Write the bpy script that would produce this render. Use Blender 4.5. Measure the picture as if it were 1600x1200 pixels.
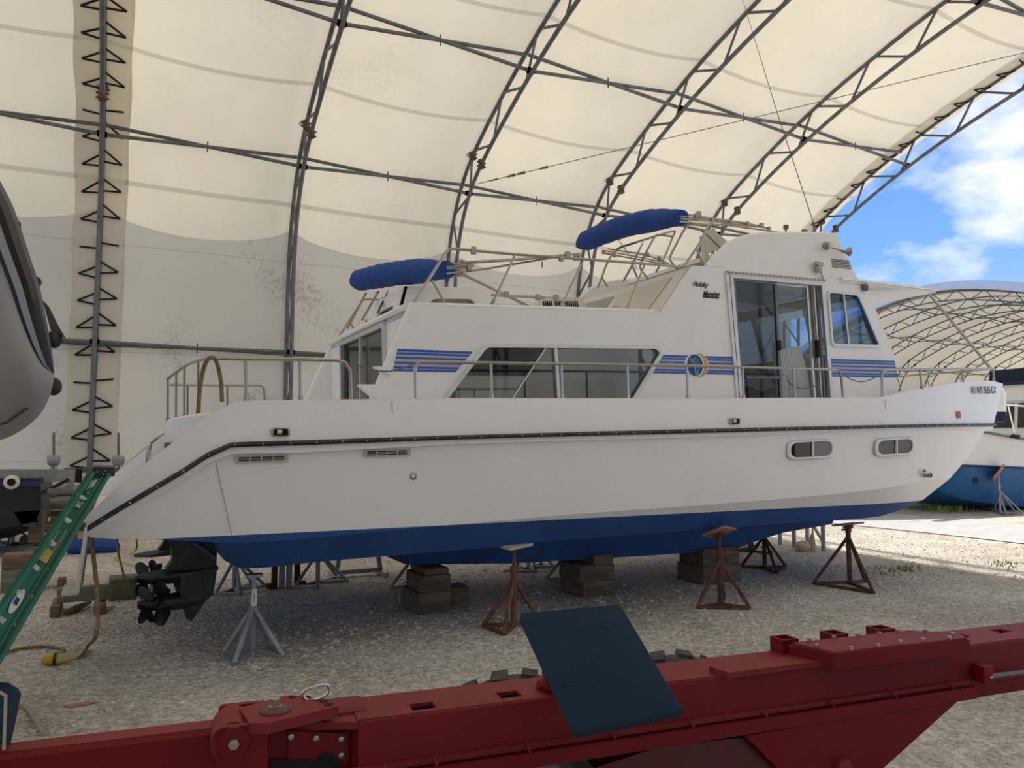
import bpy, bmesh, math, random
from mathutils import Vector, Matrix, geometry
random.seed(7)
for _o in list(bpy.data.objects): bpy.data.objects.remove(_o)
SC = bpy.context.scene
COL = SC.collection
# ---------------------------------------------------------------- camera
CAM_H = 1.6
AZ = math.radians(63.0)      # angle between the shed's long axis (+X) and the view direction
PITCH = math.radians(4.5)
FPX = 1200.0
cd = bpy.data.cameras.new('camera'); cd.sensor_width = 36.0; cd.lens = 36.0*FPX/1600.0
cd.clip_start = 0.05; cd.clip_end = 2000
cam = bpy.data.objects.new('camera', cd); COL.objects.link(cam)
cam.location = (0, 0, CAM_H)
cam.rotation_euler = (math.pi/2+PITCH, 0, AZ-math.pi/2)
SC.camera = cam
# ---------------------------------------------------------------- light
SUN_DIR = Vector((1.08, 0.15, 1.0)).normalized()     # towards the sun
sd = bpy.data.lights.new('sun', 'SUN'); sd.energy = 5.2; sd.angle = math.radians(0.53); sd.color = (1, .95, .87)
sun = bpy.data.objects.new('sun', sd); COL.objects.link(sun)
sun.rotation_euler = SUN_DIR.to_track_quat('Z', 'Y').to_euler(); sun.location = (0, 0, 60)
SC.view_settings.view_transform = 'Standard'; SC.view_settings.look = 'None'
SC.view_settings.exposure = 0.30; SC.view_settings.gamma = 1.0; SC.view_settings.use_curve_mapping = False

def nd(nt, t, **k):
    n = nt.nodes.new(t)
    for a, b in k.items():
        if a == 'op': n.operation = b
        elif a == 'ins':
            for i, val in b.items(): n.inputs[i].default_value = val
        else: setattr(n, a, b)
    return n
def lk(nt, a, b): nt.links.new(a, b)

def make_world():
    w = bpy.data.worlds.new('sky'); SC.world = w; w.use_nodes = True
    nt = w.node_tree; nt.nodes.clear()
    out = nd(nt, 'ShaderNodeOutputWorld'); bg = nd(nt, 'ShaderNodeBackground')
    tc = nd(nt, 'ShaderNodeTexCoord'); sx = nd(nt, 'ShaderNodeSeparateXYZ'); lk(nt, tc.outputs['Generated'], sx.inputs[0])
    ramp = nd(nt, 'ShaderNodeValToRGB'); e = ramp.color_ramp.elements
    e[0].position = 0.0; e[0].color = (.62, .76, .95, 1)
    e[1].position = 1.0; e[1].color = (.08, .22, .66, 1)
    m = e.new(.22); m.color = (.20, .42, .90, 1)
    m = e.new(.40); m.color = (.115, .29, .80, 1)
    lk(nt, sx.outputs[2], ramp.inputs[0])
    # clouds: noise on a flat layer overhead (direction divided by height)
    ad = nd(nt, 'ShaderNodeMath', op='ADD', ins={1: .22}); lk(nt, sx.outputs[2], ad.inputs[0])
    mx = nd(nt, 'ShaderNodeMath', op='MAXIMUM', ins={1: .03}); lk(nt, ad.outputs[0], mx.inputs[0])
    dv = nd(nt, 'ShaderNodeVectorMath', op='DIVIDE'); cb = nd(nt, 'ShaderNodeCombineXYZ')
    for i in range(3): lk(nt, mx.outputs[0], cb.inputs[i])
    lk(nt, tc.outputs['Generated'], dv.inputs[0]); lk(nt, cb.outputs[0], dv.inputs[1])
    mp = nd(nt, 'ShaderNodeMapping'); mp.inputs['Location'].default_value = CLOUD_OFF; mp.inputs['Scale'].default_value = (1, 1, .0)
    lk(nt, dv.outputs[0], mp.inputs[0])
    nz = nd(nt, 'ShaderNodeTexNoise', ins={'Scale': 1.75, 'Detail': 9.0, 'Roughness': .56, 'Distortion': .25}); lk(nt, mp.outputs[0], nz.inputs[0])
    cr = nd(nt, 'ShaderNodeValToRGB'); cr.color_ramp.elements[0].position = .47; cr.color_ramp.elements[1].position = .66
    lk(nt, nz.outputs[0], cr.inputs[0])
    mix = nd(nt, 'ShaderNodeMix', data_type='RGBA'); lk(nt, cr.outputs[0], mix.inputs[0])
    lk(nt, ramp.outputs[0], mix.inputs[6]); mix.inputs[7].default_value = (1.0, 1.0, 1.02, 1)
    lk(nt, mix.outputs[2], bg.inputs[0]); bg.inputs[1].default_value = 1.0
    lk(nt, bg.outputs[0], out.inputs[0])
CLOUD_OFF = (0.9, 2.35, 0)
make_world()

# ---------------------------------------------------------------- picture geometry helpers (real distances)
def ray(px, py):
    r = (px-800)/FPX; u = -(py-600)/FPX
    fw = math.cos(PITCH)-u*math.sin(PITCH); up = math.sin(PITCH)+u*math.cos(PITCH)
    return Vector((math.cos(AZ)*fw+math.sin(AZ)*r, math.sin(AZ)*fw-math.cos(AZ)*r, up))
def onZ(px, py, z=0.0):
    d = ray(px, py); t = (z-CAM_H)/d.z; return Vector((d.x*t, d.y*t, z))
def onY(px, py, y):
    d = ray(px, py); t = y/d.y; return Vector((d.x*t, y, CAM_H+d.z*t))
def onX(px, py, x):
    d = ray(px, py); t = x/d.x; return Vector((x, d.y*t, CAM_H+d.z*t))
def onD(px, py, dep):
    d = ray(px, py); k = d.x*math.cos(AZ)+d.y*math.sin(AZ); t = dep/k
    return Vector((d.x*t, d.y*t, CAM_H+d.z*t))
# ---------------------------------------------------------------- mesh helpers
def frame(d):
    d = d.normalized(); a = Vector((0, 0, 1)) if abs(d.z) < .9 else Vector((1, 0, 0))
    u = a.cross(d).normalized(); return u, d.cross(u).normalized()
def smooth_pts(pts, sub=6, closed=False):
    P = [Vector(p) for p in pts]; n = len(P); out = []
    rng = range(n if closed else n-1)
    for i in rng:
        p0 = P[(i-1) % n] if closed or i > 0 else P[0]*2-P[1]
        p1 = P[i]; p2 = P[(i+1) % n]
        p3 = P[(i+2) % n] if closed or i < n-2 else P[-1]*2-P[-2]
        for j in range(sub):
            t = j/sub
            out.append(.5*((2*p1)+(p2-p0)*t+(2*p0-5*p1+4*p2-p3)*t*t+(3*p1-p0-3*p2+p3)*t*t*t))
    if not closed: out.append(P[-1])
    return out
class MB:
    def __init__(s): s.v = []; s.f = []; s.mi = []; s.cur = 0
    def add(s, vs, fs):
        b = len(s.v); s.v += [Vector(p) for p in vs]; s.f += [tuple(b+i for i in f) for f in fs]; s.mi += [s.cur]*len(fs); return s
    def box(s, c, size, rot=None):
        c = Vector(c); hx, hy, hz = size[0]/2, size[1]/2, size[2]/2
        m = rot if rot is not None else Matrix.Identity(3)
        vs = [c+m@Vector((x*hx, y*hy, z*hz)) for x in (-1, 1) for y in (-1, 1) for z in (-1, 1)]
        return s.add(vs, [(0, 1, 3, 2), (4, 6, 7, 5), (0, 4, 5, 1), (2, 3, 7, 6), (0, 2, 6, 4), (1, 5, 7, 3)])
    def bbox(s, c, size, bev=.01, rot=None):
        c = Vector(c); m = rot if rot is not None else Matrix.Identity(3)
        bm = bmesh.new(); bmesh.ops.create_cube(bm, size=1)
        for v in bm.verts: v.co = Vector((v.co.x*size[0], v.co.y*size[1], v.co.z*size[2]))
        bmesh.ops.bevel(bm, geom=bm.edges[:], offset=min(bev, min(size)*.45), segments=2, affect='EDGES', profile=.5)
        bm.verts.index_update()
        s.add([c+m@v.co for v in bm.verts], [tuple(v.index for v in f.verts) for f in bm.faces]); bm.free(); return s
    def tube(s, pts, r, n=8, closed=False, caps=True, r2=None):
        P = [Vector(p) for p in pts]; k = len(P); b = len(s.v); rings = []
        u = None
        for i in range(k):
            if closed: d = P[(i+1) % k]-P[i-1]
            else: d = P[min(i+1, k-1)]-P[max(i-1, 0)]
            if d.length < 1e-9: d = Vector((0, 0, 1))
            d.normalize()
            if u is None: u, w = frame(d)
            else:
                u = (u-d*u.dot(d))
                u = u.normalized() if u.length > 1e-6 else frame(d)[0]
                w = d.cross(u)
            rr = r if r2 is None else r+(r2-r)*i/(k-1)
            if hasattr(r, '__len__'): rr = r[i]
            rings.append([P[i]+(u*math.cos(2*math.pi*j/n)+w*math.sin(2*math.pi*j/n))*rr for j in range(n)])
        vs = [p for ring in rings for p in ring]; fs = []
        for i in range(k if closed else k-1):
            a = i*n; c = ((i+1) % k)*n
            for j in range(n): fs.append((a+j, a+(j+1) % n, c+(j+1) % n, c+j))
        if caps and not closed:
            fs.append(tuple(range(n))[::-1]); fs.append(tuple((k-1)*n+j for j in range(n)))
        return s.add(vs, fs)
    def cyl(s, a, b, r, n=12, r2=None): return s.tube([a, b], r, n, r2=r if r2 is None else r2)
    def bar(s, a, b, w, h, up=(0, 0, 1)):
        a = Vector(a); b = Vector(b); d = (b-a).normalized(); up = Vector(up)
        sd_ = d.cross(up)
        sd_ = sd_.normalized() if sd_.length > 1e-4 else frame(d)[0]
        u = sd_.cross(d).normalized()
        vs = [p+sd_*x*w/2+u*z*h/2 for p in (a, b) for x, z in ((-1, -1), (1, -1), (1, 1), (-1, 1))]
        return s.add(vs, [(3, 2, 1, 0), (4, 5, 6, 7), (0, 1, 5, 4), (1, 2, 6, 5), (2, 3, 7, 6), (3, 0, 4, 7)])
    def prism(s, poly, vec):
        vec = Vector(vec); P = [Vector(p) for p in poly]; n = len(P)
        t = geometry.tessellate_polygon([P])
        fs = [tuple(x) for x in t]+[tuple(i+n for i in x[::-1]) for x in t]+[(i, (i+1) % n, n+(i+1) % n, n+i) for i in range(n)]
        return s.add(P+[p+vec for p in P], fs)
    def panel(s, outer, holes, vec):
        vec = Vector(vec); L = [[Vector(p) for p in outer]]+[[Vector(p) for p in h] for h in holes]
        t = geometry.tessellate_polygon(L); flat = [p for l in L for p in l]; n = len(flat)
        fs = [tuple(x) for x in t]+[tuple(i+n for i in x[::-1]) for x in t]; o = 0
        for l in L:
            k = len(l); fs += [(o+i, o+(i+1) % k, n+o+(i+1) % k, n+o+i) for i in range(k)]; o += k
        return s.add(flat+[p+vec for p in flat], fs)
    def ringframe(s, outer, inner, vec):
        vec = Vector(vec); return s.grid([outer, [p+vec for p in outer], [p+vec for p in inner], inner, outer], True)
    def grid(s, rows, closed=False):
        k = len(rows[0]); vs = [p for r in rows for p in r]; fs = []
        for i in range(len(rows)-1):
            for j in range(k if closed else k-1):
                fs.append((i*k+j, i*k+(j+1) % k, (i+1)*k+(j+1) % k, (i+1)*k+j))
        return s.add(vs, fs)
    def lathe(s, prof, o, ax, n=16):
        o = Vector(o); ax = Vector(ax).normalized(); u, w = frame(ax)
        return s.grid([[o+ax*h+(u*math.cos(2*math.pi*j/n)+w*math.sin(2*math.pi*j/n))*r for j in range(n)] for r, h in prof], True)
    def ball(s, c, rad, n=10, m=7, jit=0):
        c = Vector(c); rad = Vector(rad) if hasattr(rad, '__len__') else Vector((rad,)*3)
        rows = []
        for i in range(m+1):
            t = math.pi*i/m
            rows.append([c+Vector((rad.x*math.sin(t)*math.cos(2*math.pi*j/n), rad.y*math.sin(t)*math.sin(2*math.pi*j/n), rad.z*math.cos(t)))*(1+random.uniform(-jit, jit)) for j in range(n)])
        return s.grid(rows, True)
    def xf(s, m): s.v = [m@p for p in s.v]; return s
    def build(s, name, mat, parent=None, sm=35, w=False, label=None, kind=None):
        me = bpy.data.meshes.new(name); off = OFF(parent) if w else Vector()
        me.from_pydata([tuple(p-off) for p in s.v], [], s.f); me.validate()
        bm = bmesh.new(); bm.from_mesh(me); bmesh.ops.remove_doubles(bm, verts=bm.verts, dist=1e-5)
        bmesh.ops.recalc_face_normals(bm, faces=bm.faces); bm.to_mesh(me); bm.free()
        for m in (mat if isinstance(mat, (list, tuple)) else [mat]): me.materials.append(m)
        if isinstance(mat, (list, tuple)) and len(me.polygons) == len(s.mi):
            me.polygons.foreach_set('material_index', s.mi)
        if sm:
            me.polygons.foreach_set('use_smooth', [True]*len(me.polygons)); me.set_sharp_from_angle(angle=math.radians(sm))
        o = bpy.data.objects.new(name, me); COL.objects.link(o)
        if parent is not None: o.parent = parent
        if label: o['label'] = label
        if kind: o['kind'] = kind
        return o
def OFF(p):
    v = Vector()
    while p is not None: v += p.location; p = p.parent
    return v
def thing(name, label, cat, loc=(0, 0, 0), rz=0, group=None, ry=0):
    o = bpy.data.objects.new(name, None); COL.objects.link(o); o.location = loc; o.rotation_euler = (0, ry, rz)
    o.empty_display_size = .2
    o['label'] = label; o['category'] = cat
    if group: o['group'] = group
    return o
def tag(o, label, cat, group=None, kind=None):
    o['label'] = label; o['category'] = cat
    if group: o['group'] = group
    if kind: o['kind'] = kind
    return o
def struct(o): o['kind'] = 'structure'; return o
def copy_tree(o, parent=None):
    c = o.copy(); COL.objects.link(c); c.parent = parent
    for ch in list(o.children): copy_tree(ch, c)
    return c
# ---------------------------------------------------------------- materials
MATS = {}
def M(name, col, rough=.5, metal=0.0, col2=None, scale=4.0, lo=.4, hi=.65, bump=0.0, bscale=80.0, detail=6.0, coat=0.0, stretch=None, spec=.5):
    if name in MATS: return MATS[name]
    m = bpy.data.materials.new(name); m.use_nodes = True; nt = m.node_tree
    b = nt.nodes['Principled BSDF']; MATS[name] = m
    b.inputs['Base Color'].default_value = (*col, 1); b.inputs['Roughness'].default_value = rough; b.inputs['Metallic'].default_value = metal
    b.inputs['Coat Weight'].default_value = coat; b.inputs['Specular IOR Level'].default_value = spec
    tc = nd(nt, 'ShaderNodeTexCoord'); src = tc.outputs['Object']
    if stretch:
        mp = nd(nt, 'ShaderNodeMapping'); mp.inputs['Scale'].default_value = stretch; lk(nt, src, mp.inputs[0]); src = mp.outputs[0]
    if col2 is not None:
        nz = nd(nt, 'ShaderNodeTexNoise', ins={'Scale': scale, 'Detail': detail, 'Roughness': .6}); lk(nt, src, nz.inputs[0])
        r = nd(nt, 'ShaderNodeValToRGB'); r.color_ramp.elements[0].position = lo; r.color_ramp.elements[1].position = hi
        r.color_ramp.elements[0].color = (*col, 1); r.color_ramp.elements[1].color = (*col2, 1)
        lk(nt, nz.outputs[0], r.inputs[0]); lk(nt, r.outputs[0], b.inputs['Base Color'])
    if bump:
        nz2 = nd(nt, 'ShaderNodeTexNoise', ins={'Scale': bscale, 'Detail': 4.0}); lk(nt, src, nz2.inputs[0])
        bp = nd(nt, 'ShaderNodeBump', ins={'Strength': bump, 'Distance': .01}); lk(nt, nz2.outputs[0], bp.inputs['Height']); lk(nt, bp.outputs[0], b.inputs['Normal'])
    return m
def glass_mat(name, tint, refl=.12, ior=1.5):
    m = bpy.data.materials.new(name); m.use_nodes = True; nt = m.node_tree; nt.nodes.clear(); MATS[name] = m
    o = nd(nt, 'ShaderNodeOutputMaterial'); t = nd(nt, 'ShaderNodeBsdfTransparent'); g = nd(nt, 'ShaderNodeBsdfGlossy')
    t.inputs[0].default_value = (*tint, 1); g.inputs['Roughness'].default_value = .02
    f0 = nd(nt, 'ShaderNodeLayerWeight', ins={0: .5}); f = nd(nt, 'ShaderNodeMath', op='POWER', ins={1: 5.0}); lk(nt, f0.outputs['Facing'], f.inputs[0])
    a = nd(nt, 'ShaderNodeMath', op='ADD', ins={1: .04+refl}); a.use_clamp = True; lk(nt, f.outputs[0], a.inputs[0])
    x = nd(nt, 'ShaderNodeMixShader'); lk(nt, a.outputs[0], x.inputs[0]); lk(nt, t.outputs[0], x.inputs[1]); lk(nt, g.outputs[0], x.inputs[2])
    lk(nt, x.outputs[0], o.inputs[0]); return m
def fabric_mat(name, dif, tra, seam=None, mildew=0.0, uvscale=None):
    m = bpy.data.materials.new(name); m.use_nodes = True; nt = m.node_tree; nt.nodes.clear(); MATS[name] = m
    o = nd(nt, 'ShaderNodeOutputMaterial'); d = nd(nt, 'ShaderNodeBsdfDiffuse'); t = nd(nt, 'ShaderNodeBsdfTranslucent')
    ad = nd(nt, 'ShaderNodeAddShader'); lk(nt, d.outputs[0], ad.inputs[0]); lk(nt, t.outputs[0], ad.inputs[1]); lk(nt, ad.outputs[0], o.inputs[0])
    tc = nd(nt, 'ShaderNodeTexCoord')
    nz = nd(nt, 'ShaderNodeTexNoise', ins={'Scale': .35, 'Detail': 8.0, 'Roughness': .62}); lk(nt, tc.outputs['Object'], nz.inputs[0])
    rr = nd(nt, 'ShaderNodeMapRange', ins={1: .3, 2: .7, 3: .93, 4: 1.05}); lk(nt, nz.outputs[0], rr.inputs[0]); fac = rr.outputs[0]
    if mildew:
        n2 = nd(nt, 'ShaderNodeTexNoise', ins={'Scale': 9.0, 'Detail': 8.0, 'Roughness': .75}); lk(nt, tc.outputs['Object'], n2.inputs[0])
        n3 = nd(nt, 'ShaderNodeTexNoise', ins={'Scale': .45, 'Detail': 3.0}); lk(nt, tc.outputs['Object'], n3.inputs[0])
        s_ = nd(nt, 'ShaderNodeMath', op='MULTIPLY'); lk(nt, n2.outputs[0], s_.inputs[0]); lk(nt, n3.outputs[0], s_.inputs[1])
        r3 = nd(nt, 'ShaderNodeMapRange', ins={1: .31, 2: .42, 3: 1.0, 4: 1.0-mildew}); lk(nt, s_.outputs[0], r3.inputs[0])
        q = nd(nt, 'ShaderNodeMath', op='MULTIPLY'); lk(nt, fac, q.inputs[0]); lk(nt, r3.outputs[0], q.inputs[1]); fac = q.outputs[0]
    if seam:
        uv = nd(nt, 'ShaderNodeUVMap'); sp = nd(nt, 'ShaderNodeSeparateXYZ'); lk(nt, uv.outputs[0], sp.inputs[0])
        a = nd(nt, 'ShaderNodeMath', op='SUBTRACT', ins={1: seam[0]}); lk(nt, sp.outputs[1], a.inputs[0])
        b = nd(nt, 'ShaderNodeMath', op='DIVIDE', ins={1: seam[1]}); lk(nt, a.outputs[0], b.inputs[0])
        c = nd(nt, 'ShaderNodeMath', op='FRACT'); lk(nt, b.outputs[0], c.inputs[0])
        l = nd(nt, 'ShaderNodeMath', op='LESS_THAN', ins={1: seam[2]/seam[1]}); lk(nt, c.outputs[0], l.inputs[0])
        k = nd(nt, 'ShaderNodeMapRange', ins={1: 0, 2: 1, 3: 1, 4: .74}); lk(nt, l.outputs[0], k.inputs[0])
        q = nd(nt, 'ShaderNodeMath', op='MULTIPLY'); lk(nt, fac, q.inputs[0]); lk(nt, k.outputs[0], q.inputs[1]); fac = q.outputs[0]
    for sh, c in ((d, dif), (t, tra)):
        vm = nd(nt, 'ShaderNodeVectorMath', op='SCALE'); vm.inputs[0].default_value = c; lk(nt, fac, vm.inputs['Scale']); lk(nt, vm.outputs[0], sh.inputs[0])
    return m
# ================================================================ ground
def ground_mat():
    m = bpy.data.materials.new('gravel'); m.use_nodes = True; nt = m.node_tree; b = nt.nodes['Principled BSDF']
    b.inputs['Roughness'].default_value = .95; b.inputs['Specular IOR Level'].default_value = .15
    tc = nd(nt, 'ShaderNodeTexCoord'); P = tc.outputs['Object']
    n1 = nd(nt, 'ShaderNodeTexNoise', ins={'Scale': .55, 'Detail': 6.0, 'Roughness': .6}); lk(nt, P, n1.inputs[0])
    r1 = nd(nt, 'ShaderNodeValToRGB'); lk(nt, n1.outputs[0], r1.inputs[0])
    r1.color_ramp.elements[0].position = .36; r1.color_ramp.elements[0].color = (.50, .45, .385, 1)
    r1.color_ramp.elements[1].position = .62; r1.color_ramp.elements[1].color = (.72, .67, .59, 1)
    v = nd(nt, 'ShaderNodeTexVoronoi', ins={'Scale': 34.0, 'Randomness': 1.0}); lk(nt, P, v.inputs['Vector'])
    vr = nd(nt, 'ShaderNodeSeparateXYZ'); lk(nt, v.outputs['Color'], vr.inputs[0])
    mr = nd(nt, 'ShaderNodeMapRange', ins={1: 0, 2: 1, 3: .72, 4: 1.22}); lk(nt, vr.outputs[0], mr.inputs[0])
    n2 = nd(nt, 'ShaderNodeTexNoise', ins={'Scale': 9.0, 'Detail': 10.0, 'Roughness': .75}); lk(nt, P, n2.inputs[0])
    m2 = nd(nt, 'ShaderNodeMapRange', ins={1: .35, 2: .6, 3: .75, 4: 1.1}); lk(nt, n2.outputs[0], m2.inputs[0])
    q = nd(nt, 'ShaderNodeMath', op='MULTIPLY'); lk(nt, mr.outputs[0], q.inputs[0]); lk(nt, m2.outputs[0], q.inputs[1])
    vm = nd(nt, 'ShaderNodeVectorMath', op='SCALE'); lk(nt, r1.outputs[0], vm.inputs[0]); lk(nt, q.outputs[0], vm.inputs['Scale'])
    lk(nt, vm.outputs[0], b.inputs['Base Color'])
    v2 = nd(nt, 'ShaderNodeTexVoronoi', ins={'Scale': 26.0}); lk(nt, P, v2.inputs['Vector'])
    bp = nd(nt, 'ShaderNodeBump', ins={'Strength': .9, 'Distance': .03}); bp.invert = True; lk(nt, v2.outputs['Distance'], bp.inputs['Height'])
    bp2 = nd(nt, 'ShaderNodeBump', ins={'Strength': .5, 'Distance': .05}); lk(nt, n2.outputs[0], bp2.inputs['Height']); lk(nt, bp.outputs[0], bp2.inputs['Normal'])
    lk(nt, bp2.outputs[0], b.inputs['Normal']); MATS['gravel'] = m; return m
def make_ground():
    S = 220.0
    mb = MB().add([(-S, -S, -.001), (S, -S, -.001), (S, S, -.001), (-S, S, -.001)], [(0, 1, 2, 3)])
    struct(mb.build('floor', ground_mat(), sm=0))
    # asphalt lane beyond the end of the shed (runs parallel to Y)
    asph = M('asphalt', (.40, .40, .42), .9, col2=(.50, .50, .51), scale=3, bump=.3, bscale=150)
    mb = MB(); xs = [(13.0, 16.0)]
    rows = []
    for i in range(60):
        y = -60+i*3; j = .12*math.sin(i*1.7)+.08*math.sin(i*4.1)
        rows.append([(12.95+j, y, .012), (15.95+.7*j, y, .012)])
    mb.grid(rows); struct(mb.build('trim_1', asph, sm=0))
    # loose stones: uncountable, one mesh, densest near the camera side of the boat
    mb = MB()
    def stone(x, y, r):
        base = [Vector((x, y, 0))+Vector((math.cos(a)*r*random.uniform(.8, 1.25), math.sin(a)*r*random.uniform(.8, 1.25), 0)) for a in [random.random()+k*math.pi/2.5 for k in range(5)]]
        top = Vector((x+random.uniform(-.3, .3)*r, y+random.uniform(-.3, .3)*r, r*random.uniform(.5, .95)))
        mid = [(p+top)*.5+Vector((p.x-x, p.y-y, 0))*.22 for p in base]
        mb.add(base+mid+[top], [(k, (k+1) % 5, 5+(k+1) % 5, 5+k) for k in range(5)]+[(5+k, 5+(k+1) % 5, 10) for k in range(5)])
    for i in range(15000):
        d = 3.0+13*random.random()**1.5
        a = AZ+math.radians(random.uniform(-37, 37)); x, y = d*math.cos(a), d*math.sin(a)
        if 12.9 < x < 16: continue
        stone(x, y, random.choice((.007, .009, .011, .014, .018))*random.uniform(.7, 1.3))
    for i in range(1100):
        d = 3.2+9*random.random(); a = AZ+math.radians(random.uniform(-36, 36))
        stone(d*math.cos(a), d*math.sin(a), random.choice((.014, .018, .022, .03))*random.uniform(.8, 1.2))
    o = mb.build('gravel_stones', M('stone', (.48, .44, .38), .9, col2=(.66, .62, .55), scale=30), sm=0)
    tag(o, 'loose pale limestone gravel scattered over the yard', 'gravel', kind='stuff')
make_ground()
# ================================================================ shed (fabric tent)
BAY = 5.025; XA = lambda k: 9.305+(k-3)*BAY if k != 1 else -.66
XEND = XA(6)
RIDGE_Y = 8.0
HALF = [(23, 0), (23, 3), (23, 6.1), (22.86, 7.4), (22.6, 8.3), (22.2, 9.1), (21.6, 9.85), (20.9, 10.4), (20.0, 10.9), (18.7, 11.5), (17.4, 12.03), (15.9, 12.55), (14, 13.08), (12.3, 13.47), (10.2, 13.82), (8, 13.95)]
def dense_profile():
    full = HALF+[(2*RIDGE_Y-y, z) for y, z in HALF[::-1][1:]]
    P = smooth_pts([(0, y, z) for y, z in full], 8)
    s = [0.0]
    for a, b in zip(P, P[1:]): s.append(s[-1]+(b-a).length)
    return P, s
PP, PS = dense_profile(); STOT = PS[-1]
import bisect
def prof(s):
    s = min(max(s, 0), STOT); i = min(max(bisect.bisect_right(PS, s)-1, 0), len(PP)-2)
    t = (s-PS[i])/(PS[i+1]-PS[i]); p = PP[i].lerp(PP[i+1], t)
    a = PP[max(i-1, 0)]; b = PP[min(i+2, len(PP)-1)]; tan = (b-a).normalized()
    return p, Vector((0, -tan.z, tan.y))          # point, inward normal
def s_at_z(z):
    for i in range(len(PP)):
        if PP[i].z >= z: return PS[i]
INT = (prof(6)[1])
if INT.y > 0: NS = -1
else: NS = 1
def P3(x, s, inset=0.0):
    p, n = prof(s); return Vector((x, p.y, p.z))+n*NS*inset
FAB = fabric_mat('shed_fabric', (.54, .505, .43), (.272, .236, .160), seam=(s_at_z(8.42), 3.75, .13), mildew=.10)
FABG = fabric_mat('shed_lower_fabric', (.56, .53, .47), (.115, .106, .087), seam=(1.15, 2.9, .02), mildew=.35)  # greyer, less translucent tone below the scalloped line, set in the fabric
STRIP = fabric_mat('lacing_strip_fabric', (.56, .53, .47), (.27, .25, .205), mildew=.12)
steel = M('galvanised_steel', (.135, .14, .147), .55, .5, col2=(.19, .197, .205), scale=2.5)
clampm = M('rusty_clamp', (.10, .065, .045), .8, .3, col2=(.20, .12, .07), scale=20)
KMIN = -3
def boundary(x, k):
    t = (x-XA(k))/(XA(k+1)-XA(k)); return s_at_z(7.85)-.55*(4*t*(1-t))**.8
def sagf(x, k):
    t = (x-XA(k))/(XA(k+1)-XA(k)); return .30*4*t*(1-t)
def make_shed():
    def sheet(name, mat, rows_fn, nrow):
        verts = []; faces = []; uvs = []
        cols = []
        for k in range(KMIN, 6):
            n = 10
            for i in range(n): cols.append((XA(k)+(XA(k+1)-XA(k))*i/n, k))
        cols.append((XEND, 5)); cols.append((XEND+.45, 5))
        for x, k in cols:
            xx = min(x, XEND); s0, s1 = rows_fn(xx, k)
            sg = sagf(xx, k)
            for j in range(nrow+1):
                s = s0+(s1-s0)*j/nrow
                edge = min(1, s/2.5)*min(1, (STOT-s)/2.5)
                verts.append(P3(x, s, -.075+sg*edge)); uvs.append((x, s))
        R_ = nrow+1
        for i in range(len(cols)-1):
            for j in range(nrow): faces.append((i*R_+j, (i+1)*R_+j, (i+1)*R_+j+1, i*R_+j+1))
        me = bpy.data.meshes.new(name); me.from_pydata([tuple(v) for v in verts], [], faces)
        uvl = me.uv_layers.new(name='UVMap')
        for lp in me.loops: uvl.data[lp.index].uv = uvs[lp.vertex_index]
        me.materials.append(mat); me.polygons.foreach_set('use_smooth', [True]*len(me.polygons))
        o = bpy.data.objects.new(name, me); COL.objects.link(o); return struct(o)
    sheet('ceiling', FAB, lambda x, k: (boundary(x, k), STOT-(.3 if k < 1 else s_at_z(6.3))), 110)   # near side open towards the lane, extended leftwards to light the hull
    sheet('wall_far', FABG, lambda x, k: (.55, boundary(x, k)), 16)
    # low concrete kerb and pipe hem under the far wall
    conc = M('old_concrete', (.36, .33, .28), .9, col2=(.50, .47, .41), scale=3, bump=.3)
    mb = MB().box(((XA(KMIN)+XEND)/2, 23.15, .28), (XEND-XA(KMIN), .35, .56)); struct(mb.build('baseboard_far', conc, sm=0))
    mb = MB().cyl((XA(KMIN), 22.9, .78), (XEND, 22.9, .78), .045, 8); struct(mb.build('trim_2', M('hem_pipe', (.62, .59, .52), .6)))
    # arch trusses
    for k in range(0, 7):
        lab = {0: 'grey steel arch truss beyond the left edge above the inflatable boat', 1: 'laced arch truss seen edge-on at the left of the shed',
               2: 'arch truss rising behind the houseboat stern rail', 3: 'arch truss rising behind the lower blue folded canopy',
               4: 'arch truss passing behind the upper blue folded canopy', 5: 'arch truss second from the open end, above the flybridge',
               6: 'end arch truss along the open end against the sky'}[k]
        x = XA(k); t = thing('arch_truss', lab, 'truss', (x, 23, 0), group='steel arch trusses of the fabric shed')
        N = 120
        oc = [P3(x, STOT*i/N, 0) for i in range(N+1)]
        ic = [P3(x, STOT*i/N, .74) for i in range(N+1)]
        MB().tube(oc, .06, 8).build('outer_chord', steel, t, w=True)
        MB().tube(ic, .06, 8).build('inner_chord', steel, t, w=True)
        n = 44; step = STOT/n
        for i in range(n):
            a = P3(x, (i+.12)*step, .03 if i % 2 == 0 else .71); b = P3(x, (i+.88)*step, .71 if i % 2 == 0 else .03)
            a2 = P3(x, (i-.06)*step, .0 if i % 2 == 0 else .74); b2 = P3(x, (i+1.06)*step, .74 if i % 2 == 0 else .0)
            MB().tube(smooth_pts([a2, a, b, b2], 4), .038, 6).build('web_strut', steel, t, w=True)
        for s in (9.2, 9.5):
            for ins in (0, .74):
                if s == 9.2 and ins == 0 or s == 9.5 and ins: 
                    p = P3(x, s+ (1.9 if ins == 0 else 1.9), ins)
                    MB().cyl(p+Vector((0, -.03, -.12)), p+Vector((0, .03, .12)), .10, 8).cyl(p+Vector((-.14, 0, .05)), p+Vector((.14, 0, .05)), .025, 6).cyl(p+Vector((-.14, 0, -.07)), p+Vector((.14, 0, -.07)), .025, 6).build('splice_clamp', clampm, t, w=True)
        f = P3(x, 0, .37)
        MB().box((x, f.y, .06), (.5, 1.1, .12)).build('base_plate', steel, t, w=True)
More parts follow.
